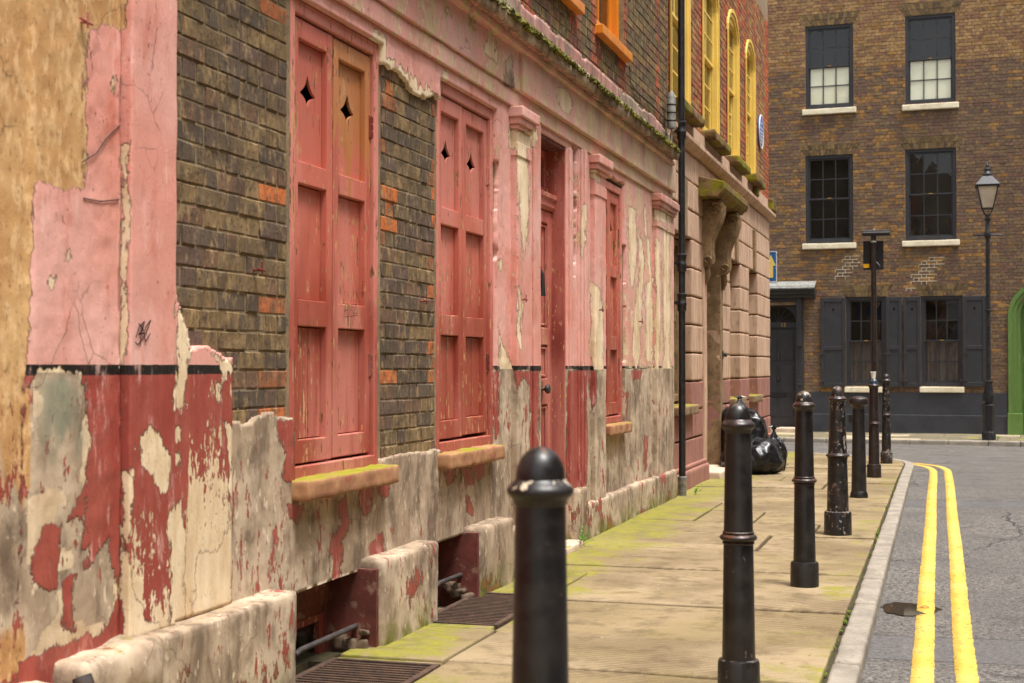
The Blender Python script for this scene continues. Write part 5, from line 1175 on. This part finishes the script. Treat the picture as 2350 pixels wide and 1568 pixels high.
V = [(p, .12, z) for p, z in pts]+[(DZ[0]+(DZ[1]-DZ[0])*t, .12, fz+rr_*.9+.12) for t in np.linspace(0, 1, 25)]; m.add(V, [(i_, i_+1, 25+i_+1, 25+i_) for i_ in range(24)]); m.add([(p, .12, z) for p, z in pts]+[(p, .2, z) for p, z in pts], [(i_, i_+1, 26+i_, 25+i_) for i_ in range(24)])
fan = m.build('fanlight', MAT['dark'], H3, False)
link('pane', mesh([(p, .17, z) for p, z in pts], [tuple(range(25))]), MAT['glass'], fan, False)
for t in np.linspace(.2, math.pi-.2, 7): MB().tube([(cu, .165, fz), (cu-rr_*math.cos(t), .165, fz+rr_*.9*math.sin(t))], .007, 6).build('glazing_bar', MAT['dark'], fan, False)
lbox('door_pilaster', DZ[1]+.0, DZ[1]+.165, -.05, far(1838, 682)[1]-.02, -.10, .05, MAT['dark'], bevel=.01); lbox('door_pilaster', DZ[0]-.34, DZ[0], -.05, far(1838, 682)[1]-.02, -.10, .05, MAT['dark'], bevel=.01)
for k in range(9): lbox('carved_drop', DZ[1]+.045+.004*k, DZ[1]+.125-.004*k, 1.05+.09*k, 1.12+.09*k, .05, .066, MAT['dark'], bevel=.012)
cb0, cb1 = DZ[1]+.02, DZ[1]+.145; lbox('carved_bracket', cb0, cb1, 1.95, far(1838, 682)[1]-.03, .05, .13, MAT['dark'], bevel=.03)
hz = far(1850, 684)[1]; hu = far(1868, 660, .3)[0]
m = MB(); m.prism([(0, hz), (-.12, hz), (-.14, hz+.05), (-.24, hz+.08), (-.26, hz+.14), (-.34, hz+.16), (-.36, hz+.22), (-.30, hz+.26), (0, hz+.36)], DZ[0]-.5, hu, 'x'); m.V = [(p[0], p[1], p[2]) for p in m.V]; m.build('door_hood', MAT['dark'], H3, False, bevel=.01)
MB().add([(DZ[0]-.52, -.375, hz+.225), (hu+.015, -.375, hz+.225), (hu+.015, .0, hz+.39), (DZ[0]-.52, 0, hz+.39), (DZ[0]-.52, -.375, hz+.20), (hu+.015, -.375, hz+.20), (hu+.015, 0, hz+.362)], [(0, 1, 2, 3), (0, 4, 5, 1), (1, 5, 6, 2)]).build('hood_lead', MAT['cable'], H3, False)
lbox('frieze_board', DZ[0]-.36, DZ[1]+.18, fz+rr_*.9+.10, hz, -.10, .04, MAT['dark']); 
link('doorstep', rough_box(DZ[0]-.3, DZ[1]+.22, -.42, .25, -.3, .095, .08, .015, .004, 5, 81), MAT['plinth'], H3, False)
# the green arched doorway beside it
GD = tag(empty('green_doorway', tuple(FO+FU*(arch_u+AR)), -FA), 'bright green arched doorway with panelled door, right of the dark brick house', 'doorway'); zsp = GA[3]-AR
for v0, v1, w0, w1 in ((-.30, .05, 0, .09), (-.26, .02, .09, .17), (-.22, -.02, .17, .26)):
    ro, ri = AR-w0, AR-w1; op = [(-ro, -.35), (-ro, zsp)]+[(-ro*math.cos(t), zsp+ro*math.sin(t)) for t in np.linspace(0, math.pi, 25)[1:-1]]+[(ro, zsp), (ro, -.35)]
    ip = [(p*ri/ro, q if q <= zsp else zsp+(q-zsp)*ri/ro) for p, q in op]; n = len(op); m = MB()
    V = [(p, -v1, q) for p, q in op]+[(p, -v1, q) for p, q in ip]+[(p, -v0, q) for p, q in op]+[(p, -v0, q) for p, q in ip]; F = []
    for i_ in range(n-1): F += [(i_, i_+1, n+i_+1, n+i_), (i_, 2*n+i_, 2*n+i_+1, i_+1), (n+i_, n+i_+1, 3*n+i_+1, 3*n+i_)]
    m.add(V, F).build('moulded_arch', MAT['green'], GD, False)
for s_ in (-1, 1): MB().box(min(s_*(AR+.02), s_*(AR-.30)), max(s_*(AR+.02), s_*(AR-.30)), -.10, .2, -.35, far(2330, 949)[1]).build('plinth_block', MAT['green'], GD, False, bevel=.01)
gd = MB().box(-AR+.26, AR-.26, .20, .25, -.05, zsp+AR-.28).build('door_leaf', MAT['green'], GD, False)
for a, b in ((.15, .8), (.95, 1.6), (1.75, 2.2)):
    for s_ in (-1, 1): MB().box(.05 if s_ > 0 else -.42, .42 if s_ > 0 else -.05, .185, .20, a, b).build('panel', MAT['green'], gd, False, bevel=.008)

# ------------------------------------------------------------------ far pavement
fp = tag(empty('far_pavement', tuple(FO), -FA), None, None, None, 'structure'); fl = -3.05
bpy.data.objects.remove(fp)
fpm = MB().box(-14, 12, fl+.12, .4, -.5, -.012); fpo = fpm.build('far_pavement', MAT['bed'], None, loc=tuple(FO), rot=(0, 0, -FA)); tag(fpo, kind='structure')
r_ = random.Random(4); y0 = fl+.15
for j, dy in enumerate((.62, .75, .80, .7)):
    x = -12.0+r_.random()
    while x < 10:
        L = r_.uniform(.5, .95); y1 = y0+dy
        pale = r_.random() < .22
        link('flagstone', rough_box(x+.005, x+L-.005, y0+.005, min(y1, .05)-.005, -.05, r_.uniform(-.003, .003), .3, .008, .002, 4, j, None, 4), MAT['farpave_pale' if pale else 'farpave'], fpo, False); x += L
    y0 = y1
x = -12.0; k = 0
while x < 11:
    L = r_.uniform(.6, 1.0); link('kerb_stone', rough_box(x+.004, x+L-.004, fl, fl+.14, -.25, .004, .1, .018, .004, 8, k, None, 10), MAT['kerb'], fpo, False); x += L; k += 1

# ------------------------------------------------------------------ bollards
def arc(r0, z0, r1, z1_, n=8): return [(r0+(r1-r0)*(1-math.cos(t)), z0+(z1_-z0)*math.sin(t)) for t in np.linspace(0, math.pi/2, n)]
def dome(r, z0, h, n=10): return [(max(.002, r*math.cos(t)), z0+h*math.sin(t)) for t in np.linspace(0, math.pi/2, n)]
def bead(r, z, hgt, out, n=8): return [(r+out*math.sin(t), z+hgt*(t/math.pi)) for t in np.linspace(0, math.pi, n)]
def bollard(kind, label, loc, mats, rz=0.0, tilt=(0, 0), S=1.0):
    o = tag(empty('bollard', loc, rz), label, 'bollard', 'bollards along the kerb'); o.rotation_euler = (tilt[0], tilt[1], rz); o.scale = (1, 1, S)
    A, B, C = mats
    def P(nm, prof, mat, flute=None): return MB().lathe(prof, 48, flute=flute).build(nm, mat, o, False, True)
    if kind == 'cannon':
        P('base', [(.086, -.06), (.084, .0), (.082, .135), (.078, .147), (.066, .152)], A)
        P('shaft', [(.0655, .150), (.0635, .25), (.0585, .60), (.057, .61)], A); P('ring', [(.056, .595)]+bead(.058, .60, .012, .006)+bead(.06, .612, .030, .014)+bead(.058, .642, .010, .005)+[(.054, .655)], B)
        P('upper_shaft', [(.0575, .652), (.0565, .70), (.051, 1.03), (.050, 1.05)], A)
        P('collar', [(.049, 1.035), (.054, 1.045), (.056, 1.052)]+bead(.058, 1.054, .030, .010)+[(.055, 1.086), (.050, 1.092)], B)
        P('dome', [(.049, 1.088)]+[(.0495, 1.094)]+dome(.0495, 1.096, .062), C)
    elif kind == 'tapered':
        P('base', [(.108, -.06), (.106, 0), (.104, .165), (.100, .178), (.085, .184)], A); P('shaft', [(.0835, .182), (.079, .35), (.0735, .585)], A)
        P('ring', [(.072, .58)]+bead(.073, .585, .012, .006)+bead(.075, .597, .030, .015)+[(.07, .632)], B); P('upper_shaft', [(.0715, .63), (.066, .8), (.058, 1.03)], A)
        P('collar', [(.056, 1.02), (.062, 1.03)]+bead(.064, 1.035, .028, .010)+[(.058, 1.066), (.052, 1.072)], B); P('dome', [(.051, 1.068), (.0515, 1.078)]+dome(.0515, 1.08, .072), C)
    elif kind == 'mushroom':
        P('base', [(.088, -.06), (.088, .0), (.088, .02), (.082, .045), (.074, .06)], A); P('shaft', [(.0745, .058), (.072, .2), (.060, .86), (.058, .885)], A, lambda a, z: 1-.05*max(0, math.cos(a*14))**2)
        P('collar', [(.057, .875), (.062, .885), (.064, .90), (.075, .912), (.090, .922)], B); P('cap', [(.089, .92), (.097, .93), (.098, .955), (.094, .972)]+dome(.094, .972, .035)[1:], C)
    return o
m1, m2, m3, m4, m5 = (MAT[k] for k in ('bollard', 'bollard_cap', 'bollard_chip', 'bollard_rust', 'bollard_blue'))
BX = -.765
bollard('cannon', 'black ringed bollard with clean black dome and pale chips on its collar', (-.765, 2.745, 0), (m1, m2, m1), .3, S=.985)
bollard('cannon', 'black ringed bollard with brown worn collar and plain black dome', (-.762, 5.645, 0), (m1, m4, m1), 1.1)
bollard('cannon', 'black ringed bollard with paint flaking white on its dome and collar', (-.768, 8.575, 0), (m1, m4, m2), 2.0)
bollard('tapered', 'thick tapered bollard covered in grey scratches and chips', (-.758, 11.31, 0), (m3, m4, m3), .7)
bollard('mushroom', 'short fluted bollard with a flat brown mushroom cap', (-.773, 14.64, 0), (m1, m4, m4), .2)
bollard('cannon', 'ringed bollard with a blue dome and a white cup on top', (-.745, 17.42, float(g(17.42))), (m4, m4, m5), 1.6, S=1.01)
bollard('cannon', 'slim ringed bollard with rust at its foot, nearest the street corner', (-.71, 20.55, float(g(20.55))), (m3, m4, m3), 2.6, S=1.08)
cup = tag(empty('paper_cup', (-.748, 17.42, float(g(17.42))+1.165)), 'small white paper cup left on the blue bollard dome', 'cup')
MB().lathe([(.024, 0), (.024, .002), (.031, .07), (.033, .072), (.033, .076), (.030, .076), (.023, .004), (.003, .004)], 20).build('cup_wall', MAT['white'], cup, False, True)
MB().lathe([(.0315, .073), (.0345, .076), (.0345, .080), (.0315, .082)], 20, caps=False).build('rolled_rim', MAT['white'], cup, False, True)

# ------------------------------------------------------------------ sign post seen from behind
sx, sy = onground(2007, 1056, -.01); sp = tag(empty('sign_post', (sx, sy, float(g(sy)))), 'tall black post with a sign seen from behind and a lamp bar on top', 'sign post')
zt = lambda py: CAMZ+(842-py)*(sy*_c-sx*_s)/FPX-float(g(sy))
MB().lathe([(.038, -.05), (.038, zt(556)), (.036, zt(528)), (.02, zt(525))], 20).build('pole', MAT['bollard_rust'], sp, False, True)
m = MB(); z0, z1_ = zt(619), zt(552); m.box(-.14, .14, .045, .055, z0, z1_); m.build('sign_plate', MAT['ink'], sp, False, bevel=.004, rot=(0, 0, .12))
MB().box(-.137, -.055, .041, .0445, z0+.03, z0+.085).build('sticker', MAT['sticker'], sp, False, rot=(0, 0, .12))
for z in (z1_-.02,): MB().lathe([(.040, z-.012), (.043, z-.008), (.043, z+.008), (.040, z+.012)], 20).build('clamp', MAT['cable'], sp, False, True)
MB().tube([(.04, -.005, zt(602)), (.06, -.02, zt(605)), (.085, -.02, zt(611))], .006, 6).build('cable_tie', MAT['cable'], sp, False)
lb = MB().prism([(-.05, zt(541)), (.05, zt(541)), (.055, zt(535)), (.035, zt(530)), (-.035, zt(530)), (-.055, zt(535))], -.155, .22, 'x').build('lamp_bar', MAT['ink'], sp, False, bevel=.006, rot=(0, 0, .12))
MB().box(-.15, .215, -.045, .045, zt(530)+.001, zt(529)+.006).build('lamp_cover', MAT['cable'], lb, False)

# ------------------------------------------------------------------ street lamp
lx, ly = onground(2269.5, 1010, -.185); dl = ly*_c-lx*_s; lz = lambda py: CAMZ+(842-py)*dl/FPX+.185; ls = dl/FPX
lp = tag(empty('street_lamp', (lx, ly, -.185)), 'black cast iron street lamp with four sided lantern before the dark brick house', 'street lamp')
def L(nm, prof, mat=MAT['dark'], n=28, **k): return MB().lathe(prof, n, **k).build(nm, mat, lp, False, True)
wpx = lambda w_: w_*ls/2
L('plinth', [(wpx(31), -.05), (wpx(31), lz(993)), (wpx(27), lz(990))], MAT['pipe'], 8)
L('pedestal', [(wpx(26), lz(991)), (wpx(27), lz(942)), (wpx(29), lz(936)), (wpx(29), lz(930)), (wpx(18), lz(926))], MAT['pipe'], 16)
L('baluster', [(wpx(17), lz(927)), (wpx(24), lz(922)), (wpx(25), lz(912)), (wpx(19), lz(896)), (wpx(15), lz(880)), (wpx(18), lz(878)), (wpx(18), lz(875)), (wpx(11), lz(873))], MAT['pipe'], 24, flute=lambda a, z: 1+.05*math.cos(8*a))
L('column', [(wpx(11), lz(874)), (wpx(10.4), lz(716)), (wpx(14), lz(715)), (wpx(14), lz(711)), (wpx(10.5), lz(710)), (wpx(9.6), lz(548)), (wpx(13), lz(546)), (wpx(14), lz(540)), (wpx(14), lz(533)), (wpx(11), lz(530)), (wpx(9), lz(508)), (wpx(14), lz(506)), (wpx(15), lz(502)), (wpx(10), lz(500)), (wpx(7), lz(492))], MAT['pipe'])
bw = wpx(66); MB().tube([(-bw, 0, lz(540)), (-bw*.6, 0, lz(539)), (bw*.6, 0, lz(539)), (bw, 0, lz(540))], [wpx(3), wpx(4.5), wpx(4.5), wpx(3)], 10).build('ladder_bar', MAT['pipe'], lp, False, True)
def frus(nm, z0, z1_, a, b, mat, th=None): 
    m = MB(); m.add([(-a, -a, z0), (a, -a, z0), (a, a, z0), (-a, a, z0), (-b, -b, z1_), (b, -b, z1_), (b, b, z1_), (-b, b, z1_)], [(0, 3, 2, 1), (4, 5, 6, 7), (0, 1, 5, 4), (1, 2, 6, 5), (2, 3, 7, 6), (3, 0, 4, 7)]); return m.build(nm, mat, lp, False)
zb, ztp = lz(478), lz(428); ba, ta = wpx(26)*.92, wpx(49)*.92
for s1, s2 in ((-1, -1), (1, -1), (1, 1), (-1, 1)):
    MB().tube([(s1*ba, s2*ba, zb), (s1*ta, s2*ta, ztp)], wpx(3), 6).build('lantern_bar', MAT['pipe'], lp, False)
    MB().tube([(s1*wpx(5)*.7, s2*wpx(5)*.7, lz(498)), (s1*wpx(20)*.7, s2*wpx(20)*.7, lz(490)), (s1*wpx(27)*.7, s2*wpx(27)*.7, lz(484)), (s1*ba*.9, s2*ba*.9, zb)], wpx(2.5), 6).build('frog_bracket', MAT['pipe'], lp, False, True)
frus('lantern_floor', zb-.012, zb+.008, ba+.01, ba+.01, MAT['pipe']); frus('lantern_rim', ztp-.01, ztp+.03, ta+.02, ta+.04, MAT['pipe'])
for k in range(4):
    c, s_ = [(1, 0), (0, 1), (-1, 0), (0, -1)][k]; R_ = lambda x, y: (x*c-y*s_, x*s_+y*c)
    m = MB(); m.add([(*R_(-ba+.01, -ba), zb), (*R_(ba-.01, -ba), zb), (*R_(ta-.01, -ta), ztp), (*R_(-ta+.01, -ta), ztp)], [(0, 1, 2, 3)]); m.build('lantern_pane', MAT['lampglass'], lp, False)
frus('lantern_roof', ztp+.031, lz(404), ta+.035, wpx(20), MAT['dark'])
L('finial', [(wpx(17), lz(405)), (wpx(22), lz(403)), (wpx(23), lz(399)), (wpx(15), lz(396)), (wpx(11), lz(391)), (wpx(15), lz(388)), (wpx(13), lz(385)), (wpx(4), lz(383)), (wpx(8), lz(380)), (wpx(7), lz(377)), (wpx(3), lz(374)), (.003, lz(371))])

# ------------------------------------------------------------------ refuse sacks
def sack(name, label, loc, size, seed, flat=.35, knot=True, lean=(0, 0), tail=0.0):
    bm = bmesh.new(); bmesh.ops.create_icosphere(bm, subdivisions=6, radius=1); V = np.array([v.co[:] for v in bm.verts]); F = [tuple(v.index for v in f.verts) for f in bm.faces]; bm.free()
    a = np.arctan2(V[:, 1], V[:, 0]); up = V[:, 2]
    r = 1+.16*fbm(V*1.3, seed, 3)
    nx = np.stack((np.cos(a)*3.2, np.sin(a)*3.2, up*1.0), 1)
    fold = 1-np.abs(fbm(nx*.8+.3*V, seed+3, 2)); fold2 = 1-np.abs(fbm(V*2.6+np.stack((up, up, a*0), 1), seed+5, 2))
    r = r+.10*(fold-.7)*np.clip(.55+.6*up, .2, 1.1)+.03*(fold2-.7)
    P = V*r[:, None]
    if tail: P[:, 0] += np.where(V[:, 0] > .3, tail*(V[:, 0]-.3)**2*np.clip(-V[:, 2]+.6, 0, 1), 0)
    if knot: P *= np.where(up > .80, 1-.75*np.clip((up-.80)/.2, 0, 1)**.7, 1)[:, None]**np.array((1, 1, 0)); P[:, 2] += np.where(up > .86, (up-.86)*2.0, 0)
    zf = -flat; P[:, 2] = np.where(P[:, 2] < zf, zf+(P[:, 2]-zf)*.06, P[:, 2]); P[:, 2] -= P[:, 2].min()
    P = P*np.array(size)
    P[:, 0] += lean[0]*P[:, 2]; P[:, 1] += lean[1]*P[:, 2]
    t = tag(empty(name, loc), label, 'refuse sack', 'refuse sacks piled at the house wall'); me = mesh(P, F, True); link('sack', me, MAT['bag'], t, False)
    if knot:
        zt_ = P[:, 2].max(); top = P[np.argmax(P[:, 2])]
        for k in range(3):
            an = k*2.3+seed; MB().tube([(top[0], top[1], zt_-.03), (top[0]+.03*math.cos(an), top[1]+.03*math.sin(an), zt_+.02), (top[0]+.075*math.cos(an), top[1]+.075*math.sin(an), zt_+.015)], [.012, .016, .006], 6).build('tied_end', MAT['bag'], t, False, True)
    return t
bx, by = onground(1722, 1086); 
sack('refuse_sack', 'slack black plastic refuse sack lying flat on the pavement under the others', (-2.21, 17.62, float(g(17.6))), (.35, .34, .29), 3, .5, False, (.0, 0), .4)
sack('refuse_sack', 'full black plastic refuse sack slumped on top of the pile', (-2.31, 17.95, float(g(17.9))+.28), (.31, .34, .32), 8, .7, True, (-.15, 0))
sack('refuse_sack', 'small crumpled black plastic sack squeezed beside the larger ones', (-2.01, 18.25, float(g(18.2))), (.15, .18, .24), 14, .8, True)
sack('refuse_sack', 'bulky black plastic refuse sack standing behind, against the stone wall', (-2.30, 18.15, float(g(18.1))), (.28, .34, .26), 19, .7, False)

# ------------------------------------------------------------------ cellar gratings
def grating(label, r):
    x0_, x1_, y0_, y1_ = r; t = tag(empty('cellar_grating', (x0_, y0_, 0)), label, 'grating', 'cellar gratings in the pavement'); w_, h_ = x1_-x0_, y1_-y0_
    MB().box(0, .03, 0, h_, -.035, .004).box(w_-.03, w_, 0, h_, -.035, .004).box(.03, w_-.03, 0, .022, -.035, .003).box(.03, w_-.03, h_-.022, h_, -.035, .003).build('frame', MAT['grate'], t, False, bevel=.003)
    n = int((h_-.044)/.042); st = (h_-.044)/n; me = None
    for k in range(1, n):
        if me is None: me = MB().box(.03, w_-.03, -.009, .009, -.03, .0).mesh(); 
        link('grating_bar', me, MAT['grate'], t, False, loc=(0, .022+k*st, 0))
grating('rusty iron grating below the window with the ochre shutter panel', (-2.60,)+WELLS[0][1:]); grating('rusty iron grating in front of the cellar window nearer the door', (-2.56,)+WELLS[1][1:])

# ------------------------------------------------------------------ weeds, moss in the joints, litter
def weed(label, loc, n, h, sd_):
    r = random.Random(sd_); t = tag(empty('weed', loc), label, 'weed', 'weeds at the foot of the walls'); m = MB()
    for k in range(n):
        a = r.uniform(-1.7, 1.7); b = r.uniform(.2, 1.1); L_ = h*r.uniform(.4, 1); tip = Vector((math.cos(a)*math.sin(b), math.sin(a)*math.sin(b), math.cos(b)))*L_
        m.tube([(0, 0, 0), tuple(tip*.6+Vector((0, 0, .01))), tuple(tip)], .0014, 4)
        for q in range(r.randint(3, 6)):
            p = tip*r.uniform(.35, 1.05); s_ = r.uniform(.008, .018); d_ = Vector((r.uniform(-1, 1), r.uniform(-1, 1), r.uniform(-.2, .7))).normalized(); e = d_.cross(Vector((0, 0, 1))).normalized()
            m.add([p, p+d_*s_*.6+e*s_*.45, p+d_*s_*1.3, p+d_*s_*.6-e*s_*.45], [(0, 1, 2), (0, 2, 3)])
    o = link('leaves', mesh(m.V, m.F), MAT['leaf'], t, False); o['kind'] = 'stuff'
weed('leafy green weed growing at the broken plinth stone by the door', (-2.49, 10.02, 0), 16, .17, 1)
weed('small tuft of green weed at the foot of the drainpipe', (-2.40, 14.5, 0), 14, .09, 2)
weed('green weed growing beside the stone doorstep', (-2.46, 18.02, float(g(18))), 16, .22, 3)
weed('weed sprouting beside the lamp foot', (lx+.16, ly-.05, -.185), 14, .10, 4)
m = MB(); r_ = random.Random(31)
for k in range(1500):                                          # moss and grass along the back of the kerb
    d_ = 2.0+20*r_.random(); dens = .5+.5*math.sin(d_*2.3)*math.sin(d_*.9+1)
    if r_.random() > .02+.5*max(0, dens-.35): continue
    p = kerbpt(d_, -.012+r_.gauss(0, .006)); s_ = r_.uniform(.004, .012); Vl, Fl = LUMPS[r_.randrange(6)]
    m.add([(p[0]+s_*v[0], p[1]+2.2*s_*v[1], float(g(p[1]))-.006+.8*s_*v[2]) for v in Vl[::1]], Fl) if r_.random() < .5 else None
    for q in range(2):
        a = r_.random()*6.28; hh = r_.uniform(.006, .02); m.add([(p[0]-.0015, p[1], float(g(p[1]))-.004), (p[0]+.0015, p[1]+.002, float(g(p[1]))-.004), (p[0]+.008*math.cos(a), p[1]+.008*math.sin(a), float(g(p[1]))+hh)], [(0, 1, 2)])
tag(link('kerb_moss', mesh(m.V, m.F), MAT['kerbmoss']), 'moss and fine grass growing in the joint behind the kerb', 'moss', None, 'stuff')
m = MB()
for k in range(260):
    x, y = r_.uniform(-2.4, -.5), r_.uniform(4, 20); s_ = r_.uniform(.003, .011); a = r_.random()*6.28; c, q = math.cos(a)*s_, math.sin(a)*s_; z = float(g(y))+.006
    m.add([(x-c, y-q, z), (x+q*.5, y-c*.5, z+.003), (x+c, y+q, z), (x-q*.5, y+c*.5, z+.002)], [(0, 1, 2, 3)])
for k in range(160):
    x, y = r_.uniform(-.3, 1.6), r_.uniform(4.5, 20); s_ = r_.uniform(.004, .012); a = r_.random()*6.28; c, q = math.cos(a)*s_, math.sin(a)*s_; z = float(roadz(np.array((x,)), np.array((y,)))[0])+.007
    m.add([(x-c, y-q, z), (x+q*.5, y-c*.5, z+.003), (x+c, y+q, z), (x-q*.5, y+c*.5, z+.002)], [(0, 1, 2, 3)])
tag(link('litter_specks', mesh(m.V, m.F), MAT['farpave_pale']), 'tiny pale scraps and leaf bits scattered on pavement and road', 'litter', None, 'stuff')
rx, ry = onground(3839*.6122-2350+(2900+923/1.63)*.6122, (1600+1108/1.63)*.6122, -.08); rzz = float(roadz(np.array((rx,)), np.array((ry,)))[0])+.008
tag(MB().tube([(rx+.022*math.cos(t), ry+.034*math.sin(t), rzz+.002) for t in np.linspace(0, 2*math.pi, 22)], .0022, 6).build('rubber_band', mat_simple('brown_rubber', lin(170, 110, 60), lin(150, 92, 50), 8, .6)), 'brown rubber band lying on the yellow line', 'rubber band')

# ------------------------------------------------------------------ unseen terrace opposite, added for window reflections and to shade the street
H4 = tag(empty('unseen_opposite_terrace', (6.2, 8, 0)), 'unseen brown brick terrace opposite, added for reflections and shade', 'house')
OPW = [(y, y+1.0, z, z+1.8) for y in np.arange(-8, 24, 2.3) for z in (.9, 3.9, 6.8)]
wall_open(-10, 25, -.7, 10.5, OPW, .15, lambda u, v, z: (6.2-v, u, z)).build('wall', MAT['mortar3'], H4)
MB().box(6.4, 12, -10, 25, -.7, 10.5).build('wall_core', MAT['void'], H4)
tag(MB().box(4.6, 6.25, -10, 25, -.6, -.02).build('opposite_pavement', MAT['farpave']), kind='structure')
